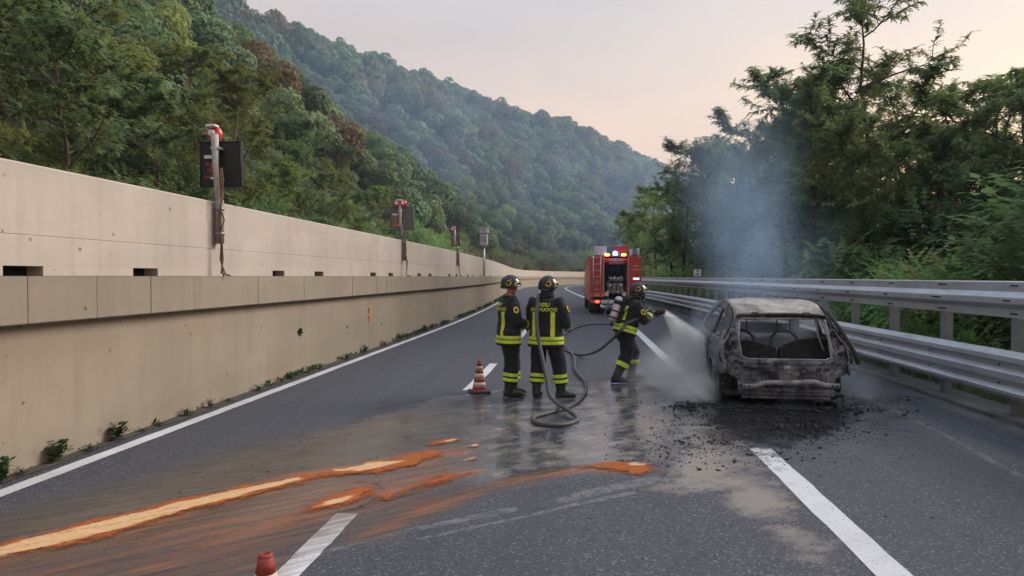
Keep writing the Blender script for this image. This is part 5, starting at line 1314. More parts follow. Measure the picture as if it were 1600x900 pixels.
def hand(mb, wrist, d, nrm, curl=.6, side=1, s=1.0, fat=1.0):
    """palm, four bent fingers of unequal length, thumb from the palm's side; nrm: the way the palm faces"""
    wrist, d, nrm = Vector(wrist), Vector(d).normalized(), Vector(nrm); nrm = (nrm - d * nrm.dot(d)).normalized(); lat = d.cross(nrm) * side
    loft(mb, [wrist - d * .03, wrist, wrist + d * .04 * s, wrist + d * .085 * s, wrist + d * .098 * s], [.028 * fat, .029 * fat, .040 * s * fat, .043 * s * fat, .036 * s], [.022 * fat, .021 * fat, .019 * fat, .016 * fat, .012], 10, up=lat)
    for k, (off, ln) in enumerate(((.031, .074), (.0105, .083), (-.0105, .077), (-.030, .060))):
        p = wrist + d * .088 * s + lat * off * s; q = [p - d * .02, p]; a = .25 * curl
        for j, f in enumerate((.45, .32, .23)):
            a += curl * (.75, 1.0, .7)[j]; dd = (d * math.cos(a) + nrm * math.sin(a)); p = p + dd * ln * f * s; q.append(p)
        mb.tube(q, [.0095 * fat, .0098 * fat, .0092 * fat, .0084 * fat, .0070 * fat], 7)
    p = wrist + d * .025 * s + lat * .034 * s; q = [p - lat * .015]; td = (lat * .8 + d * .65 + nrm * .25).normalized(); q.append(p); p = p + td * .035 * s; q.append(p)
    td = (d * .85 + lat * .25 + nrm * (.3 + .5 * curl)).normalized(); p = p + td * .03 * s; q.append(p); p = p + td * .024 * s; q.append(p)
    mb.tube(q, [.013 * fat, .0135 * fat, .0115 * fat, .0105 * fat, .008 * fat], 7)
def V3(p): return Vector(p)
def firefighter(label, loc, rz, J, helmet_rot, gloves=True, lean=0.0, hem=.80, text=True, curtain=True, boots_h=.26, two_leg_bands=True, seed=1):
    """J: joints in the person's own frame (facing +Y, right hand +X)"""
    t = thing('person', label, 'person', loc, rz); g = {k: Vector(v) for k, v in J.items() if isinstance(v, tuple)}
    # ---- body: one continuous surface
    b = MB(); spine = [g['pelvis'] - Vector((0, 0, .08)), g['pelvis'], g['pelvis'].lerp(g['chest'], .5), g['chest'], g['neck']]
    loft(b, spine, [.13, .165, .145, .17, .06], [.10, .12, .105, .115, .055], 14)
    loft(b, [g['neck'] - Vector((0, 0, .07)), g['neck'], g['head'] - Vector((0, 0, .03))], [.066, .056, .055], [.062, .056, .055], 12)
    hr = helmet_rot.to_3x3(); hc = g['head']
    def H_(p): return hc + hr @ Vector(p)
    b.ell(hc + hr @ Vector((0, -.008, .03)), (.074, .093, .092), 14, 9, rot=hr); b.ell(H_((0, .022, -.045)), (.054, .062, .066), 12, 8, rot=hr)
    b.ell(H_((0, .068, -.088)), (.022, .018, .018), 8, 6, rot=hr); b.tube([H_((0, .080, .02)), H_((0, .098, -.012)), H_((0, .104, -.028)), H_((0, .088, -.036))], [.009, .012, .015, .010], 8)
    for s in (-1, 1):
        b.ell(H_((s * .042, .058, -.03)), (.022, .02, .024), 8, 6, rot=hr); b.ell(H_((s * .030, .078, .022)), (.020, .010, .008), 8, 6, rot=hr)
        b.ell(H_((s * .076, -.004, -.012)), (.010, .020, .030), 8, 6, rot=hr)
    for s, S in ((-1, 'l'), (1, 'r')):
        sh, el, wr = g[S + 'sh'], g[S + 'el'], g[S + 'wr']; hp, kn, an = g[S + 'hip'], g[S + 'kn'], g[S + 'an']
        loft(b, [g['chest'].lerp(sh, .4), sh, sh.lerp(el, .5), el, el.lerp(wr, .4), wr], [.07, .062, .052, .043, .042, .029], [.07, .062, .054, .043, .040, .024], 10)
        loft(b, [g['pelvis'].lerp(hp, .5), hp, hp.lerp(kn, .5), kn, kn.lerp(an, .35), an, an - Vector((0, 0, .05))], [.10, .092, .078, .056, .058, .038, .036], [.10, .095, .08, .06, .062, .04, .038], 12)
        ft = g[S + 'toe']; fd = (ft - an); fd.z = 0; fd = fd.normalized()
        loft(b, [an + fd * -.05 - Vector((0, 0, .05)), an - Vector((0, 0, .045)), an + fd * .10 - Vector((0, 0, .055)), an + fd * .17 - Vector((0, 0, .06))], [.03, .036, .042, .03], [.03, .034, .026, .015], 10, up=(-fd.y, fd.x, 0))
        hand(b, wr, g[S + 'hd'], g[S + 'pn'], J.get('curl', .6), s * J.get('thumb_' + S, 1), .96, .93)
    body = remesh(b, 'body', [SKIN], .0085, 3); mesh_obj('body', body, t)
    for s in (-1, 1): q = MB(); q.ell(H_((s * .031, .080, .008)), (.011, .009, .008), 10, 6, rot=hr); mesh_obj('eye', q.mesh('eye', EYE), t)
    q = MB(); q.ell(H_((0, .084, -.058)), (.022, .008, .008), 10, 6, rot=hr); mesh_obj('lips', q.mesh('lips', LIPS), t)
    q = MB(); q.ell(H_((0, -.022, .035)), (.082, .088, .088), 14, 9, rot=hr); mesh_obj('hair', q.mesh('hair', HAIR), t)
    # ---- trousers
    b = MB()
    loft(b, [g['pelvis'] - V3((0, 0, .10)), g['pelvis'], g['pelvis'] + V3((0, 0, .16))], [.16, .195, .185], [.13, .15, .145], 16)
    for S in 'lr':
        hp, kn, an = g[S + 'hip'], g[S + 'kn'], g[S + 'an']; dk = (an - kn).normalized(); end = kn + dk * ((an - kn).length - boots_h + .13)
        loft(b, [hp + (hp - kn).normalized() * .06, hp, hp.lerp(kn, .35), hp.lerp(kn, .7), kn, kn.lerp(end, .5), end], [.11, .126, .124, .116, .110, .108, .112], [.12, .142, .134, .122, .115, .112, .114], 14)
    tr = remesh(b, 'trousers', [CLOTH2], .013, 3, .0095, seed, 7); tro = mesh_obj('trousers', tr, t)
    for S in 'lr':
        kn, an = g[S + 'kn'], g[S + 'an']; L = (an - kn).length; e = (L - boots_h + .13) / L
        for (a0, a1) in (((e - .36, e - .235), (e - .17, e - .05)) if two_leg_bands else ((e - .20, e - .02),)):
            band(tr, along(kn, an, a0, a1), LIME, tro, keep=near_axis(kn, an, .15))
    # ---- boots
    for S in 'lr':
        kn, an = g[S + 'kn'], g[S + 'an']; ft = g[S + 'toe']; fd = ft - an; fd.z = 0; fd = fd.normalized(); up = (kn - an).normalized(); z0 = an.z - .09
        b = MB(); lat = (-fd.y, fd.x, 0)
        loft(b, [an - fd * .005 - V3((0, 0, .04)), an, an + up * .10, an + up * boots_h], [.058, .06, .07, .082], [.066, .068, .078, .088], 14, up=lat)
        f0 = V3((an.x, an.y, z0))
        loft(b, [f0 - fd * .085 + V3((0, 0, .055)), f0 - fd * .05 + V3((0, 0, .06)), f0 + fd * .05 + V3((0, 0, .06)), f0 + fd * .14 + V3((0, 0, .05)), f0 + fd * .20 + V3((0, 0, .043)), f0 + fd * .225 + V3((0, 0, .038))], [.03, .045, .050, .056, .048, .022], [.042, .052, .055, .044, .034, .020], 14, up=lat)
        bt = mesh_obj('boot', remesh(b, 'boot', [BOOT], .010, 3, .0025, seed + 5, 14), t)
        b = MB(); loft(b, [f0 - fd * .088 + V3((0, 0, .012)), f0 - fd * .05 + V3((0, 0, .012)), f0 + fd * .04 + V3((0, 0, .012)), f0 + fd * .14 + V3((0, 0, .012)), f0 + fd * .205 + V3((0, 0, .012)), f0 + fd * .236 + V3((0, 0, .014))], [.032, .048, .046, .058, .05, .02], [.012] * 5 + [.008], 12, up=lat); b.build('sole', SOLE, bt)
    # ---- jacket
    b = MB(); TM = Matrix.Translation(g['pelvis']) @ Matrix.Rotation(-lean, 4, 'X') @ Matrix.Translation(-Vector((0, 0, g['pelvis'].z)))   # torso frame: leaning forward
    def T(x, y, z): return TM @ Vector((x, y, z))
    nz_ = 1.50
    loft(b, [T(0, -.0, hem), T(0, 0, hem + .08), T(0, 0, 1.05), T(0, .005, 1.20), T(0, 0, 1.32), T(0, -.005, 1.41), T(0, 0, 1.47), T(0, .01, 1.525), T(0, .012, 1.55)], [.285, .276, .252, .247, .250, .228, .165, .088, .08], [.195, .188, .172, .168, .168, .150, .125, .085, .078], 20, up=TM.to_3x3() @ Vector((1, 0, 0)))
    for S, s in (('l', -1), ('r', 1)):
        sh, el, wr = g[S + 'sh'], g[S + 'el'], g[S + 'wr']
        loft(b, [sh.lerp(g['chest'], .35), sh, sh.lerp(el, .3), sh.lerp(el, .7), el, el.lerp(wr, .3), el.lerp(wr, .65), wr - (wr - el).normalized() * .015], [.10, .104, .096, .088, .084, .078, .070, .066], [.11, .108, .098, .090, .084, .078, .070, .066], 14)
    jk = remesh(b, 'jacket', [CLOTH], .0125, 3, .0115, seed + 2, 6); jo = mesh_obj('jacket', jk, t)
    torso = lambda c, n: abs((TM.inverted() @ c).x) < .31 and not any((near_axis(g[S + 'el'], g[S + 'wr'], .085)(c, n) and (TM.inverted() @ c).z > hem + .14) for S in 'lr')
    if J.get('hem_bands', True):
        for (z0, z1) in ((hem + .035, hem + .085), (hem + .10, hem + .15)): band(jk, slabz(z0, z1, TM), LIME, jo, keep=lambda c, n: torso(c, n) and not any(near_axis(g[S + 'el'], g[S + 'wr'], .10)(c, n) for S in 'lr'))
    for x in (-.145, .145):
        for sd_ in (-1, 1):
            band(jk, slabz(hem + .15, 1.315 if sd_ < 0 else 1.30, TM) + slabx(x - .030, x + .030, TM), LIME, jo, keep=lambda c, n: (TM.to_3x3().inverted() @ n).y * sd_ > .25 and not any(near_axis(g[S + 'el'], g[S + 'wr'], .10)(c, n) or near_axis(g[S + 'sh'], g[S + 'el'], .115)(c, n) for S in 'lr'))
    for S in 'lr':
        sh, el, wr = g[S + 'sh'], g[S + 'el'], g[S + 'wr']
        band(jk, along(el, wr, .62, .80), LIME, jo, keep=near_axis(el, wr, .10))
        if J.get('arm_band'): band(jk, along(sh, el, .62, .84), LIME, jo, keep=near_axis(sh, el, .125))
        else:
            q = MB(); c = sh.lerp(el, .45); o_ = Vector((1 if S == 'r' else -1, 0, 0)); ax = (el - sh).normalized(); lt = ax.cross(o_).normalized(); o_ = lt.cross(ax).normalized()
            vs = [c + o_ * .098 + lt * .042 * math.cos(R(a)) + ax * .052 * math.sin(R(a)) for a in range(0, 360, 30)]; q.add(vs + [v + o_ * .012 for v in vs], [tuple(range(12, 24))] + [(i, (i + 1) % 12, (i + 1) % 12 + 12, i + 12) for i in range(12)]); em = q.build('arm_patch', HELMY, jo)
            q = MB(); vs = [c + o_ * .111 + lt * .022 * math.cos(R(a)) + ax * .028 * math.sin(R(a)) for a in range(0, 360, 45)]; q.add(vs + [v + o_ * .004 for v in vs], [tuple(range(8, 16))] + [(i, (i + 1) % 8, (i + 1) % 8 + 8, i + 8) for i in range(8)]); q.build('patch_centre', HELM, em)
    q = MB(); q.tube([T(.098 * math.cos(R(a)), .012 + .09 * math.sin(R(a)), 1.535) for a in range(0, 361, 20)], .026, 8); q.build('collar', CLOTH, jo)
    q = MB(); q.tube([T(0, .172, z) for z in np.linspace(hem + .02, 1.45, 8)], .006, 5); q.build('zip', BOOT, jo)
    if text:
        tree = BVHTree.FromObject(jo, bpy.context.evaluated_depsgraph_get())
        for (s_, z, sz) in (('VIGILI', 1.425, .072), ('DEL FUOCO', 1.352, .072)):
            me = text_mesh(s_, sz, depth=0, bold=.0022, space=1.05); bm = bmesh.new(); bm.from_mesh(me); bmesh.ops.subdivide_edges(bm, edges=bm.edges[:], cuts=1); bm.to_mesh(me); bm.free()
            inv = TM.to_3x3()
            for v in me.vertices:
                o_ = T(v.co.x, -.6, z + v.co.y); hit = tree.ray_cast(o_, inv @ Vector((0, 1, 0)))
                v.co = (hit[0] - inv @ Vector((0, .007, 0))) if hit[0] is not None else T(v.co.x, -.17, z + v.co.y)
            me.materials.clear(); me.materials.append(LIME); lo = mesh_obj('lettering', me, jo); sm_ = lo.modifiers.new('thickness', 'SOLIDIFY'); sm_.thickness = .003; sm_.offset = 0
    # ---- gloves
    if gloves:
        for s, S in ((-1, 'l'), (1, 'r')):
            q = MB(); wr = g[S + 'wr']; d = Vector(g[S + 'hd']).normalized(); hand(q, wr, d, g[S + 'pn'], J.get('curl', .6), s * J.get('thumb_' + S, 1), 1.0, 1.18)
            loft(q, [wr - d * .06, wr + d * .02], [.048, .034], [.046, .028], 12); mesh_obj('glove', remesh(q, 'glove', [GLOVE], .007, 2), t)
    # ---- helmet
    he = bpy.data.objects.new('helmet', None)
    n_u, n_v = 24, 14; vs = []; fs = []
    def shell(u, v, k=1.0):   # u round, v from crown down
        cy, sy = math.cos(u), math.sin(u); th = v
        rx, ry, rz_ = .126 * k, .152 * k, .140 * k
        p = Vector((rx * math.sin(th) * sy, ry * math.sin(th) * cy - .012, .032 + rz_ * math.cos(th)))
        return p
    for j in range(n_v + 1):
        for i in range(n_u):
            u = 2 * math.pi * i / n_u; front = max(0, math.cos(u)); vmax = R(112) - R(34) * front ** 1.5 + R(8) * max(0, -math.cos(u)); v = vmax * j / n_v
            p = shell(u, max(v, .02)); 
            if j >= n_v - 1: p = p + Vector((math.sin(u), math.cos(u), 0)) * .010 * (j - n_v + 2) * .5
            p.z += .012 * math.exp(-(p.x / .016) ** 2) * (1 if p.z > .06 else 0)      # crest
            vs.append(H_(p))
    for j in range(n_v):
        for i in range(n_u): fs.append((j * n_u + i, (j + 1) * n_u + i, (j + 1) * n_u + (i + 1) % n_u, j * n_u + (i + 1) % n_u))
    fs.append(tuple(range(n_u)))
    q = MB(); q.add(vs, fs, 0, True); he = q.build('helmet', HELM, t); sm_ = he.modifiers.new('thickness', 'SOLIDIFY'); sm_.thickness = .006; sm_.offset = -1
    # visor pushed up on the forehead, its rim, side markings, rear badge
    vs = []; fs = []
    for j in range(6):
        for i in range(15):
            u = R(-78 + 156 * i / 14); v = R(46 + 8.5 * j); vs.append(H_(shell(u, v, 1.055)))
    for j in range(5):
        for i in range(14): a = j * 15 + i; fs.append((a, a + 15, a + 16, a + 1))
    q = MB(); q.add(vs, fs, 0, True); q.build('visor', VISOR, he)
    q = MB(); q.tube([H_(shell(R(a), R(89 - abs(a) * .02), 1.075)) for a in range(-82, 83, 12)], .006, 6); q.build('visor_rim', VISOR2, he)
    for s in (-1, 1):
        q = MB(); q.tube([H_(shell(R(s * a), R(v), 1.07)) for a, v in ((12, 62), (28, 58), (44, 60), (58, 66), (70, 76), (78, 88))], [.006, .013, .016, .014, .012, .005], 7, flat=.5); q.build('marking', HELMY, he)
        ring = [(112 + 15 * math.cos(R(k)), 80 + 15 * math.sin(R(k))) for k in range(20, 340, 25)] 
        q = MB(); q.tube([H_(shell(R(s * a), R(v), 1.03)) for a, v in ring], .0085, 7, flat=.6); q.build('emblem', HELMY, he)
        q = MB(); q.tube([H_(shell(R(s * a), R(v), 1.03)) for a, v in ((100, 60), (104, 54), (110, 52))], [.004, .010, .004], 7, flat=.6); q.build('emblem_flame', HELMY, he)
        q = MB(); q.ell(H_((s * .128, .03, .0)), (.012, .026, .026), 10, 6, rot=hr); q.build('visor_pivot', HELM, he)
    q = MB(); q.tube([H_(shell(R(a), R(117 - 3 * math.cos(R(a))), 1.02)) for a in range(100, 261, 16)], .007, 6); q.build('rear_rim', VISOR2, he)
    q = MB(); q.tube([H_((s_ * .088, .02 + .06 * (1 - abs(s_)), -.045 - .075 * (1 - abs(s_)))) for s_ in np.linspace(-1, 1, 9)], .008, 6, flat=.5); q.build('chin_strap', HELM, he)
    if curtain:
        b = MB(); vs = []; fs = []
        for j in range(7):
            for i in range(13):
                u = R(70 + 220 * i / 12); top_ = hr @ Vector((.105 * math.sin(u), .115 * math.cos(u) - .01, -.02)) + hc; bot = g['neck'] + Vector((0, 0, -.0)) + Vector((.12 * math.sin(u), .11 * math.cos(u), .0)); p = top_.lerp(bot, j / 6); vs.append(p)
        for j in range(6):
            for i in range(12): a = j * 13 + i; fs.append((a, a + 1, a + 14, a + 13))
        b.add(vs, fs, 0, True); o_ = b.build('neck_curtain', CLOTH, he); sm_ = o_.modifiers.new('thickness', 'SOLIDIFY'); sm_.thickness = .012
    return t, g, TM, jo
HRot = lambda yaw, pitch=0, roll=0: Matrix.Rotation(R(yaw), 4, 'Z') @ Matrix.Rotation(R(pitch), 4, 'X') @ Matrix.Rotation(R(roll), 4, 'Y')
# 1: seen from his right and a little behind, hands together in front
J1 = dict(pelvis=(0, 0, .98), chest=(0, 0, 1.32), neck=(0, .01, 1.54), head=(0, .035, 1.685), lsh=(-.20, 0, 1.45), rsh=(.20, 0, 1.45), lel=(-.27, .06, 1.17), rel=(.27, .05, 1.17), lwr=(-.08, .26, 1.07), rwr=(.10, .27, 1.10),
          lhd=(.8, .45, -.2), rhd=(-.75, .5, -.25), lpn=(.3, -.6, -.7), rpn=(-.3, -.6, -.7), thumb_l=-1, thumb_r=-1, lhip=(-.10, 0, .93), rhip=(.10, 0, .93), lkn=(-.11, .10, .51), rkn=(.10, .02, .51), lan=(-.12, .10, .10), ran=(.10, -.03, .10), ltoe=(-.16, .35, 0), rtoe=(.14, .25, 0), curl=.7)
firefighter('leftmost firefighter, seen side-on, standing with hands together in front', G(795, 619) , R(-68), J1, HRot(-6, -9), gloves=False, seed=1, curtain=False)
# 2: seen from behind, head turned right, hose over the left shoulder
J2 = dict(pelvis=(0, 0, .98), chest=(0, .0, 1.32), neck=(.01, .01, 1.54), head=(.03, .04, 1.675), lsh=(-.20, 0, 1.45), rsh=(.20, 0, 1.45), lel=(-.27, .12, 1.20), rel=(.31, .0, 1.17), lwr=(-.13, .30, 1.28), rwr=(.27, .24, 1.08),
          lhd=(.35, .35, .75), rhd=(-.25, .9, -.2), lpn=(.3, -.8, .3), rpn=(-.7, -.1, -.7), thumb_l=-1, thumb_r=-1, lhip=(-.105, 0, .93), rhip=(.11, 0, .93), lkn=(-.14, .05, .51), rkn=(.19, .06, .51), lan=(-.15, -.01, .10), ran=(.22, .06, .10), ltoe=(-.16, .3, 0), rtoe=(.42, .17, 0), curl=.8)
p2, g2, T2, _ = firefighter('middle firefighter seen from behind with a hose over the shoulder', G(853, 623), R(-14), J2, HRot(-48, -8), gloves=True, seed=7)
# 3: leaning forward with the branch pipe
LN = R(17)
def TT(x, y, z, pz=.90): 
    v = Matrix.Rotation(-LN, 3, 'X') @ Vector((x, y, z - .98)); return (v.x, v.y, v.z + pz)
J3 = dict(pelvis=(0, 0, .90), chest=TT(0, 0, 1.32), neck=TT(0, .03, 1.54), head=TT(0, .05, 1.685), lsh=TT(-.20, .02, 1.44), rsh=TT(.20, .04, 1.44), lel=TT(-.25, .28, 1.27), rel=TT(.27, .20, 1.22), lwr=(-.03, .56, 1.22), rwr=(.10, .42, 1.17),
          lhd=(.35, .75, -.2), rhd=(-.25, .85, .1), lpn=(.6, -.2, -.6), rpn=(-.75, .1, -.3), thumb_l=-1, thumb_r=-1, lhip=(-.11, 0, .86), rhip=(.11, 0, .86), lkn=(-.15, .23, .49), rkn=(.15, -.02, .49), lan=(-.18, .20, .10), ran=(.17, -.23, .10), ltoe=(-.16, .5, 0), rtoe=(.24, .1, 0), curl=1.0, arm_band=False)
p3, g3, T3, j3 = firefighter('firefighter with breathing set, leaning to spray the burnt car', G(976, 596), R(-72), J3, HRot(0, -12), gloves=True, lean=LN, hem=.84, text=False, boots_h=.33, two_leg_bands=False, seed=13)
# breathing set on his back: a thing of its own, carried
ba = thing('breathing_set', 'silver air cylinder strapped to the spraying firefighter', 'air tank', p3.location, p3.rotation_euler.z)
TANK = M('silver_air_cylinder', (.50, .51, .53), (.36, .37, .39), 5, .4, metal=.5); STRAP = M('black_webbing', (.015, .015, .016), (.03, .03, .03), 30, .8)
def T3p(x, y, z): return T3 @ Vector((x, y, z))
a, b_ = T3p(.03, -.27, 1.44), T3p(.05, -.29, .97); dz_ = (b_ - a)
mb = MB(); mb.tube([a + dz_ * k for k in (0, .02, .06, .12, .88, .94, .98, 1.0)], [.02, .045, .068, .076, .076, .066, .04, .02], 18); mb.build('cylinder', TANK, ba)
for k in (.16, .55, .80): mb = MB(); mb.tube([a + dz_ * k, a + dz_ * (k + (.16 if k == .16 else .06))], .0785, 18); mb.build('cylinder_band', STRAP, ba)
mb = MB(); mb.tube([b_, b_ + dz_ * .08], [.022, .018], 10); mb.tube([b_ + dz_ * .10 - Vector((.05, 0, 0)), b_ + dz_ * .10 + Vector((.05, 0, 0))], .02, 8); mb.build('valve', STRAP, ba)
mb = MB(); mb.bbox(T3p(0, -.195, 1.22), (.26, .04, .46), .015, rot=T3.to_3x3()); mb.build('back_plate', STRAP, ba)
for s in (-1, 1):
    mb = MB(); mb.tube(smooth_path([T3p(s * .10, -.19, 1.36), T3p(s * .13, -.12, 1.47), T3p(s * .14, .02, 1.53), T3p(s * .15, .15, 1.42), T3p(s * .17, .19, 1.25), T3p(s * .22, .10, 1.06), T3p(s * .16, -.17, 1.02)]), .030, 8, flat=.28, up=(s, 0, 0)); mb.build('shoulder_strap', STRAP, ba)
mb = MB(); mb.tube([T3p(.265 * math.cos(R(q)), .192 * math.sin(R(q)), 1.04) for q in range(0, 361, 15)], .024, 8, flat=.4, up=(0, 0, 1)); mb.build('waist_belt', STRAP, ba)
mb = MB(); mb.tube(smooth_path([T3p(.06, -.2, 1.05), T3p(.24, -.12, 1.3), T3p(.16, .12, 1.5), T3p(.02, .17, 1.58)]), .012, 8); mb.build('air_hose', STRAP, ba)
mb = MB(); hm = Matrix.Translation(Vector(J3['head'])) @ HRot(0, -12)
mb.ell(hm @ Vector((0, .085, -.03)), (.062, .045, .075), 14, 9, rot=hm.to_3x3()); mb.ell(hm @ Vector((0, .14, -.07)), (.03, .03, .03), 10, 7); mb.build('face_mask', VISOR, ba)
LIMEm = MB()
# ---- hoses and branch pipe
HOSE = new_mat('grey_fire_hose'); t_ = NT(HOSE); v_ = t_.coord('Object'); t_.set('Base Color', t_.mix(t_.noise(v_, 4, 6, .7), (.045, .046, .05), (.085, .085, .09))); t_.set('Roughness', .55); t_.bump(t_.noise(v_, 140, 2, .5, 0, 1), .003)
def world3(p): return Matrix.Translation(p3.location) @ Matrix.Rotation(p3.rotation_euler.z, 4, 'Z') @ Vector(p)
def world2(p): return Matrix.Translation(p2.location) @ Matrix.Rotation(p2.rotation_euler.z, 4, 'Z') @ Vector(p)
noz_a, noz_b = world3((.02, .44, 1.205)), world3((.035, .74, 1.225))
nd = (noz_b - noz_a).normalized()
bp = thing('branch_pipe', 'black hose nozzle held by the spraying firefighter', 'nozzle', (noz_a.x, noz_a.y, 0))
L = lambda p: p - bp.location
mb = MB(); mb.tube([L(noz_a - nd * .10), L(noz_a), L(noz_a + nd * .02), L(noz_a + nd * .14)], [.03, .03, .036, .034], 12); mb.build('valve_body', BLACKP, bp)
mb = MB(); mb.tube([L(noz_a + nd * .14), L(noz_a + nd * .15), L(noz_a + nd * .24), L(noz_b - nd * .02), L(noz_b)], [.034, .046, .048, .055, .050], 14); mb.build('spray_head', RUBBER, bp)
mb = MB(); mb.tube([L(noz_a + nd * .02), L(noz_a + nd * .0 - Vector((0, 0, .12)))], [.018, .02], 8); mb.build('pistol_grip', BLACKP, bp)
mb = MB(); mb.tube([L(noz_a + nd * .05), L(noz_a + nd * .03 + Vector((0, 0, .09))), L(noz_a - nd * .04 + Vector((0, 0, .10)))], .009, 6); mb.build('shut_off_lever', GALV_D, bp)
HR_ = .027
g_ = lambda px, py, z=HR_: Vector((*G(px, py)[:2], z))
hipside = world3((.24, -.10, .98))
pts = [P(33.2, 1.55, .9), P(32.4, 1.5, .45), P(31.0, 1.35, HR_), g_(1010, 500), g_(960, 507), g_(915, 509), g_(886, 521), g_(876, 536), g_(884, 549), g_(905, 556), g_(925, 557, .06)]
pts = pts[:-1]; e0 = pts[-1]; h1 = hipside + Vector((-.10, -.03, -.10))
pts += [e0.lerp(h1, .30) - Vector((0, 0, .10)), e0.lerp(h1, .62) - Vector((0, 0, .12)), h1, hipside + Vector((.02, .02, .05)), world3((.26, .10, 1.10)), world3((.16, .28, 1.17)), noz_a - nd * .10]
mb = MB(); mb.tube(smooth_path(pts, 6), HR_, 10); tag(mb.build('fire_hose', HOSE), 'hose running from the truck to the spraying firefighter', 'hose')
shp = T2 @ Vector((-.115, 0, 1.515))
pts = [world2((-.125, .34, 1.12)), world2((-.125, .27, 1.30)), world2((-.115, .16, 1.47)), world2((-.10, .0, 1.575)), world2((-.085, -.13, 1.50)), world2((-.07, -.24, 1.28)), world2((-.03, -.32, 1.0)), world2((.06, -.42, .72)), world2((.17, -.55, .42)), world2((.30, -.72, .15)),
       g_(900, 655, .035), g_(893, 664), g_(868, 668), g_(838, 664), g_(834, 655), g_(858, 648), g_(892, 637), g_(913, 618), g_(914, 600), g_(899, 580), g_(897, 560), g_(888, 548), g_(879, 538)]
mb = MB(); mb.tube(smooth_path(pts, 6), HR_ + .002, 10); tag(mb.build('fire_hose', HOSE), 'grey hose from the middle firefighter\'s shoulder looping on the wet road', 'hose')
# the other end, gripped by the left hand, with a brass coupling
cp = thing('hose_coupling', 'metal hose coupling at the middle firefighter\'s chest', 'coupling', world2((-.125, .34, 1.06)))
mb = MB(); mb.tube([(0, 0, 0), (0, 0, .03), (0, 0, .035), (0, 0, .09)], [.044, .044, .036, .036], 12); mb.build('collar', TANK, cp)
for q in (0, 2.1, 4.2): mb = MB(); mb.bbox((.046 * math.cos(q), .046 * math.sin(q), .015), (.018, .018, .026), .004); mb.build('lug', TANK, cp)
# ================================================================== FIRE ENGINE
RED = M('fire_engine_red', (.46, .022, .022), (.38, .018, .02), 2, .35, spec=.5, c3=(.30, .03, .03), s3=3)
ALU = M('brushed_aluminium', (.55, .56, .58), (.42, .43, .45), 9, .35, metal=.6)
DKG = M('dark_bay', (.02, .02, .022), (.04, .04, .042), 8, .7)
MGR = M('pump_casting', (.16, .16, .17), (.26, .26, .27), 14, .45, metal=.5)
ORL = M('amber_lamp', (.7, .25, .03), rough=.3, emit=(1, .42, .06, 1), es=3.5)
BLUE = M('blue_beacon', (.05, .1, .8), rough=.2, emit=(.06, .16, 1, 1), es=8); BLUEC = M('blue_beacon_core', (.6, .8, 1), rough=.2, emit=(.25, .5, 1, 1), es=12)
TAIL = M('red_tail_lamp', (.6, .02, .02), rough=.25, emit=(1, .06, .04, 1), es=2.2); ORP = M('orange_reflector', (.70, .17, .04), (.6, .13, .03), 9, .35); WHP = M('white_roof_box', (.52, .54, .60), (.42, .44, .5), 4, .45)
ft = thing('fire_engine', 'red fire engine with open rear pump bay and lit blue beacon', 'fire engine', P(33.5, 1.94, 0), math.atan2(-(bend(38) - bend(33)), 5))
mb = MB()
for (c, d) in (((-1.20, 3.0, 1.75), (.06, 6.0, 2.24)), ((1.20, 3.0, 1.75), (.06, 6.0, 2.24)), ((0, 3.2, 2.84), (2.34, 5.6, .06)), ((0, 3.6, .70), (2.30, 4.8, .12))): mb.bbox(c, d, .02)
mb.build('body', RED, ft)
mb = MB(); mb.bbox((0, 7.2, 1.8), (2.4, 2.0, 2.3), .15); cab = mb.build('cab', RED, ft)
mb = MB(); mb.bbox((0, 7.6, 2.2), (2.42, .8, .8), .05); mb.build('window', VISOR, cab)
for s in (-1, 1):
    for yc in (1.2, 2.7, 4.2):
        mb = MB()
        for k in range(12): mb.bbox((s * 1.235, yc, 1.0 + k * .145), (.02, 1.36, .13), .005)
        mb.build('side_shutter', ALU if False else RED, ft)
for (x0, x1) in ((-1.23, -.60), (.62, 1.23)):
    mb = MB(); mb.bbox(((x0 + x1) / 2, .02, 1.86), (x1 - x0, .06, 1.98), .015); mb.build('rear_panel', RED, ft)
for x in (-.58, .60): mb = MB(); mb.bbox((x, -.01, 1.86), (.035, .05, 1.90), .008); mb.build('door_post', ALU, ft)
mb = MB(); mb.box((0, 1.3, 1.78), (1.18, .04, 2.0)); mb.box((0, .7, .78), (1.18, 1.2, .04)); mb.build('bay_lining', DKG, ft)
mb = MB(); mb.tube([(-.57, .12, 2.58), (.57, .12, 2.58)], .15, 14); sh_ = mb.build('rolled_shutter', RED, ft)
for z, y in ((2.70, .02), (2.62, -.03), (2.54, -.03), (2.47, .02)): mb = MB(); mb.bbox((.02, y - .005, z), (.72, .02, .022), .005); mb.build('slat', ALU, sh_)
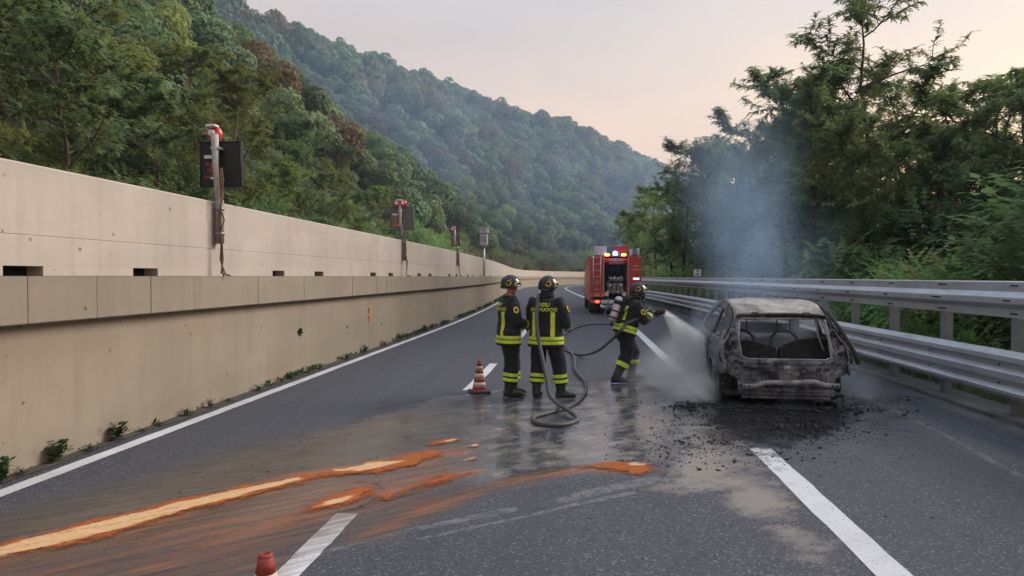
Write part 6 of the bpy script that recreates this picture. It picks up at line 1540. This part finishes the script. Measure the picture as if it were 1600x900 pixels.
# pump: casting, outlets with caps, dials, pipes
mb = MB(); mb.bbox((0, .65, 1.28), (.86, .5, .58), .06); mb.bbox((.05, .45, 1.72), (.72, .3, .22), .04); pump = mb.build('pump', MGR, ft)
rr2 = random.Random(8)
for x, z in ((-.36, 1.12), (-.12, 1.06), (.14, 1.08), (.38, 1.14), (-.25, 1.40), (.28, 1.42)):
    mb = MB(); mb.lathe((x, .34, z), [(.01, -.10), (.065, -.10), (.07, -.06), (.05, -.04), (.05, .08)], 14, axis='y'); mb.build('outlet', ALU if rr2.random() < .5 else MGR, pump)
for x, z, rd in ((-.22, 1.76, .07), (-.05, 1.77, .08), (.13, 1.76, .06), (.28, 1.78, .06)):
    mb = MB(); mb.lathe((x, .285, z), [(.005, -.02), (rd, -.02), (rd, .02)], 16, axis='y'); d_ = mb.build('gauge', BLACKP, pump)
    mb = MB(); mb.lathe((x, .262, z), [(.004, -.004), (rd * .8, -.004), (rd * .8, .002)], 16, axis='y'); mb.build('dial', PLATE, d_)
for k in range(7):
    x = -.45 + k * .15; mb = MB(); mb.tube(smooth_path([(x, .5, .95), (x + rr2.uniform(-.1, .1), .38, 1.2), (x + rr2.uniform(-.1, .1), .42, 1.5), (x, .6, 1.9)]), .028, 7); mb.build('pipe', MGR if k % 2 else BLACKP, pump)
mb = MB(); mb.lathe((.0, .75, 2.15), [(.06, -.25), (.26, -.25), (.28, -.2), (.14, -.18), (.14, .18), (.28, .2), (.26, .25), (.05, .25)], 20, axis='x'); mb.build('hose_reel', DKG, ft)
for x in (-.43, .43): mb = MB(); mb.bbox((x, .3, .98), (.22, .3, .2), .02); mb.build('locker', ALU, ft)
# ladder on the left panel
mb = MB()
for x in (-1.09, -.73): mb.tube([(x, -.07, .82), (x, -.07, 2.86)], .024, 8)
ld = mb.build('ladder', ALU, ft)
for k in range(7): mb = MB(); mb.tube([(-1.09, -.07, .90 + k * .31), (-.73, -.07, .90 + k * .31)], .016, 6); mb.build('rung', ALU, ld)
mb = MB(); mb.bbox((-.91, -.025, 1.54), (.20, .02, .26), .004); wl_ = mb.build('warning_label', M('amber_label', (.45, .20, .03), rough=.5), ft)
mb = MB(); mb.add([(-.98, -.038, 1.46), (-.84, -.038, 1.46), (-.91, -.038, 1.63), (-.98, -.034, 1.46), (-.84, -.034, 1.46), (-.91, -.034, 1.63)], [(0, 1, 2), (0, 3, 4, 1), (1, 4, 5, 2), (2, 5, 3, 0)]); mb.build('triangle', BLACKP, wl_)
mb = MB(); mb.bbox((-.90, -.02, .95), (.62, .05, .20), .01); mb.build('reflector', ORP, ft)
mb = MB(); mb.bbox((1.0, -.02, .95), (.42, .05, .20), .01); mb.build('reflector', ORP, ft)
# bumper, lamps, plate
mb = MB(); mb.bbox((0, -.06, .62), (2.44, .12, .16), .02); mb.build('bumper', ALU, ft)
for s in (-1, 1):
    mb = MB(); mb.bbox((s * .98, -.13, .63), (.50, .05, .18), .015); ho = mb.build('lamp_housing', RED, ft)
    for k, mt in ((0, TAIL), (1, ORP)): mb = MB(); mb.bbox((s * (.90 + .20 * k), -.165, .63), (.18, .03, .12), .01); mb.build('tail_lamp', mt, ho)
mb = MB(); mb.bbox((-.42, -.135, .63), (.50, .02, .17), .004); np_ = mb.build('number_plate', PLATE, ft)
lettering('lettering', 'VF', .13, RED, np_, (-.58, -.147, .63))
for s in (-1, 1):
    for yc in (1.75, 7.0):
        mb = MB(); mb.lathe((s * .95, yc, .48), [(.2, -.28), (.44, -.27), (.48, -.2), (.48, .2), (.44, .27), (.2, .28)], 28, axis='x'); w_ = mb.build('wheel', RUBBER, ft)
        mb = MB(); mb.lathe((s * 1.20, yc, .48), [(.02, -.03), (.24, -.03), (.26, 0), (.1, .02), (.02, .03)], 20, axis='x'); mb.build('rim', ALU, w_)
mb = MB(); mb.bbox((0, .9, .50), (1.9, 1.2, .06), .02); mb.build('underframe', DKG, ft)
for s in (-1, 1): mb = MB(); mb.box((s * .95, 1.0, .38), (.55, .03, .45)); mb.build('mud_flap', RUBBER, ft)
# roof gear
mb = MB(); mb.bbox((-.74, .7, 3.10), (.62, 1.0, .46), .03); mb.build('roof_locker', WHP, ft)
for (x0, x1) in ((-.12, .60),):
    mb = MB(); mb.tube([(x0, .3, 2.87), (x0, .3, 3.34), (x1, .3, 3.34), (x1, .3, 2.87)], .02, 6); mb.box(((x0 + x1) / 2, .34, 3.14), (x1 - x0 - .04, .02, .34)); mb.build('roof_frame', RED, ft)
mb = MB(); mb.tube([(-.12, .3, 3.37), (.60, .3, 3.37)], .018, 6); mb.build('rail', ALU, ft)
for x, hgt in ((.78, .32), (.95, .24), (1.12, .36)): mb = MB(); mb.bbox((x, .5, 2.87 + hgt / 2), (.13, .5, hgt), .03); mb.build('roof_tool', MGR if hgt < .3 else WHP, ft)
mb = MB(); mb.tube([(-1.18, .05, 2.86), (-1.18, .05, 3.28)], .012, 6); mb.build('aerial', HELMY, ft)
mb = MB(); mb.lathe((-.02, .1, 2.88), [(.09, 0), (.12, .02), (.125, .10), (.10, .17), (.04, .20)], 18); bc = mb.build('beacon', BLUE, ft)
mb = MB(); mb.ell((-.02, -.03, 3.0), (.045, .02, .04), 12, 8); mb.build('beacon_core', BLUEC, bc)
for x in (-.42, .38): mb = MB(); mb.bbox((x, .0, 2.90), (.22, .10, .11), .03); mb.build('amber_lamp', ORL, ft)
for s in (-1, 1): mb = MB(); mb.ell((s * 1.16, -.02, 2.78), (.035, .03, .035), 8, 6); mb.build('marker_lamp', LAMP_W, ft)
mb = MB(); mb.bbox((.98, -.03, 1.74), (.30, .04, .10), .01); mb.build('work_lamp', M('white_work_lamp', (.8, .82, .9), rough=.3, emit=(.7, .8, 1, 1), es=.5), ft)
lettering('lettering', 'VIGILI', .09, PLATE, ft, (.97, -.0125, 2.36)); lettering('lettering', 'DEL FUOCO', .09, PLATE, ft, (.97, -.0125, 2.18))
# ================================================================== AIR: haze, smoke, steam, spray
def vol_box(name, lo, hi, dens, col, label, aniso=0.3, build=None):
    m = new_mat(name); nt = m.node_tree; nt.nodes.clear(); out = nt.nodes.new('ShaderNodeOutputMaterial'); pv = nt.nodes.new('ShaderNodeVolumePrincipled')
    pv.inputs['Color'].default_value = (*col, 1); pv.inputs['Density'].default_value = dens; pv.inputs['Anisotropy'].default_value = aniso
    nt.links.new(pv.outputs[0], out.inputs['Volume'])
    mb = MB(); c = Vector([(a + b) / 2 for a, b in zip(lo, hi)]); mb.box((0, 0, 0), [b - a for a, b in zip(lo, hi)])
    o = mb.build(name, m); o.location = c; tag(o, label, name.split('_')[-1], kind='stuff')
    if build:
        class W(NT):
            def __init__(s): s.t = nt
        t = W(); tc_ = t.n('TexCoord'); nt.links.new(build(t, tc_.outputs['Object'], c), pv.inputs['Density'])
    return o
def vaxis(t, co, c, A, B, ra, rb, soft=1.0):
    """falloff round the axis A-B: (strength 0..1, run 0..1)"""
    A, B = Vector(A) - c, Vector(B) - c; D = B - A; L_ = D.length; d = D / L_
    rel = t.n('VectorMath', {0: co, 1: tuple(A)}, operation='SUBTRACT').outputs[0]
    run = t.math('DIVIDE', t.n('VectorMath', {0: rel, 1: tuple(d)}, operation='DOT_PRODUCT').outputs['Value'], L_)
    runc = t.math('MINIMUM', t.math('MAXIMUM', run, 0.0), 1.0)
    on = t.n('VectorMath', {0: tuple(D), 'Scale': runc}, operation='SCALE').outputs[0]
    dist = t.n('VectorMath', {0: rel, 1: on}, operation='DISTANCE').outputs['Value']
    rad = t.rng(run, 0, 1, ra, rb); q = t.math('SUBTRACT', 1.0, t.math('DIVIDE', dist, rad))
    return t.n('MapRange', {0: q, 1: 0.0, 2: soft}, interpolation_type='SMOOTHSTEP').outputs[0], run
def vnoise(t, co, sc, lo, hi, stretch=(1, 1, 1), dist=.6):
    mpp = t.n('Mapping', {0: co}); mpp.inputs['Scale'].default_value = stretch
    return t.noise(mpp.outputs[0], sc, 4, .6, lo, hi, dist)
vol_box('haze', (-700, -90, -2.8), (640, 720, 420), .00036, (.66, .83, 1.0), 'thin bluish haze in the valley air')
def f(t, co, c):
    a, run = vaxis(t, co, c, (-75, 105, 38), (20, 190, 32), 42, 46); return t.math('MULTIPLY', t.math('MULTIPLY', a, vnoise(t, co, .035, .3, .75)), 0.011)
vol_box('drifting_smoke', (-125, 55, 3.5), (75, 245, 88), 1, (.45, .66, 1.0), 'blue smoke haze drifting across the wooded hillside', .2, f)
# blue smoke rising from the wreck
def f(t, co, c):
    a, run = vaxis(t, co, c, (2.9, 11.6, 1.2), (2.6, 12.6, 5.0), .8, 1.7)
    b_, run2 = vaxis(t, co, c, (3.3, 11.0, 1.3), (3.9, 12.0, 3.0), .5, 1.0)
    fade = t.math('MULTIPLY', t.rng(run, 1.0, .35), t.rng(run, -.05, .12)); fade2 = t.math('MULTIPLY', t.rng(run2, 1.0, .3), t.rng(run2, -.05, .15))
    s = t.math('ADD', t.math('MULTIPLY', a, fade), t.math('MULTIPLY', t.math('MULTIPLY', b_, fade2), .35))
    return t.math('MULTIPLY', t.math('MULTIPLY', s, vnoise(t, co, 1.1, .25, .7, (1, 1, .55), 2.2)), .85)
vol_box('car_smoke', (.7, 10.2, 1.15), (5.4, 14.6, 5.9), .3, (.52, .73, 1.0), 'blue smoke drifting up from the burnt car', .1, f)
# steam boiling off the road and the car's left side
def f(t, co, c):
    a, run = vaxis(t, co, c, (1.45, 11.5, .15), (2.0, 12.2, .35), .70, .8); b_, _ = vaxis(t, co, c, (1.7, 10.3, .05), (2.1, 12.0, .2), .45, .7)
    c_, _ = vaxis(t, co, c, (1.15, 11.9, .0), (1.75, 10.5, .05), .62, .5)
    s = t.math('MAXIMUM', a, t.math('MAXIMUM', t.math('MULTIPLY', b_, .7), t.math('MULTIPLY', c_, .45))); return t.math('MULTIPLY', t.math('MULTIPLY', s, vnoise(t, co, 2.6, .28, .75)), 4.6)
vol_box('car_steam', (.2, 9.6, .01), (2.95, 13.4, 1.35), 1, (.98, .985, .995), 'white steam boiling up along the left side of the wreck', .2, f)
def f(t, co, c):
    a, run = vaxis(t, co, c, (4.15, 9.9, .05), (4.25, 11.3, .25), .42, .5); return t.math('MULTIPLY', t.math('MULTIPLY', a, vnoise(t, co, 2.6, .3, .75)), .8)
vol_box('wheel_steam', (3.6, 9.4, .01), (4.9, 11.9, .85), 1, (.86, .90, .96), 'thin steam beside the right rear wheel of the wreck', .2, f)
def f(t, co, c):
    a, run = vaxis(t, co, c, (2.9, 9.75, .0), (2.95, 9.8, .55), .30, .22); return t.math('MULTIPLY', t.math('MULTIPLY', a, vnoise(t, co, 3.0, .3, .7, (1, 1, .5))), .25)
vol_box('tail_smoke', (2.3, 9.3, .01), (3.5, 9.99, .95), 1, (.75, .84, .98), 'faint wisp of smoke in front of the wreck\'s tail', .2, f)
def f(t, co, c):
    a, run = vaxis(t, co, c, (2.3, 11.75, .95), (3.75, 11.7, .95), .75, .75); return t.math('MULTIPLY', t.math('MULTIPLY', a, vnoise(t, co, 2.4, .25, .75)), 1.0)
vol_box('cabin_smoke', (1.9, 10.95, .55), (4.2, 12.7, 1.45), 1, (.70, .80, .96), 'grey smoke hanging inside the burnt car', .2, f)
# water from the branch pipe
tgt = Vector((2.12, 11.75, .42)); sdir = (tgt - noz_b); slen = sdir.length
def f(t, co, c):
    a, run = vaxis(t, co, c, noz_b, tgt, .06, .42, .8); s = t.math('MULTIPLY', a, t.math('MULTIPLY', t.rng(run, -.01, .03), t.rng(run, 1.12, .8)))
    return t.math('MULTIPLY', t.math('MULTIPLY', s, t.rng(run, 0, 1, 120.0, 26.0)), vnoise(t, co, 5, .1, .7))
lo = [min(noz_b[i], tgt[i]) - .4 for i in range(3)]; hi = [max(noz_b[i], tgt[i]) + .4 for i in range(3)]; lo[2] = max(lo[2], .012)
vol_box('water_spray', lo, hi, 1, (.995, .996, .998), 'white cone of water spray from the nozzle to the wreck', .3, f)
WATER = M('white_water', (.85, .87, .90), (.7, .73, .77), 20, .25, spec=.6)
mb = MB(); r = random.Random(23); dv = sdir.normalized(); u_ = dv.orthogonal().normalized(); v_ = dv.cross(u_)
for _ in range(4500):
    k = r.random() ** .8; rad = (.02 + .27 * k) * r.random() ** .5; a = r.uniform(0, 6.28); p = noz_b + dv * slen * k + (u_ * math.cos(a) + v_ * math.sin(a)) * rad - Vector((0, 0, .05 * k * k))
    dd = (dv + (u_ * math.cos(a) + v_ * math.sin(a)) * rad * .9 / max(slen, .1) - Vector((0, 0, .08 * k))).normalized(); ln = r.uniform(.015, .06); w_ = r.uniform(.0012, .0032); o1 = dd.orthogonal().normalized() * w_; o2 = dd.cross(o1)
    if p.z < .02: continue
    mb.add([p + o1, p - o1 * .5 + o2 * .87, p - o1 * .5 - o2 * .87, p + dd * ln], [(0, 1, 3), (1, 2, 3), (2, 0, 3), (0, 2, 1)])
for _ in range(500):
    p = Vector((r.gauss(1.95, .22), r.gauss(11.6, .5), abs(r.gauss(0, .22)) + .02)); s = r.uniform(.002, .006); mb.add([p + Vector((s, 0, 0)), p + Vector((-s, s, 0)), p + Vector((-s, -s, 0)), p + Vector((0, 0, s * 2))], [(0, 1, 3), (1, 2, 3), (2, 0, 3), (0, 2, 1)])
tag(mb.build('water_drops', WATER), 'drops of water flying from the nozzle to the wreck', 'water', kind='stuff')
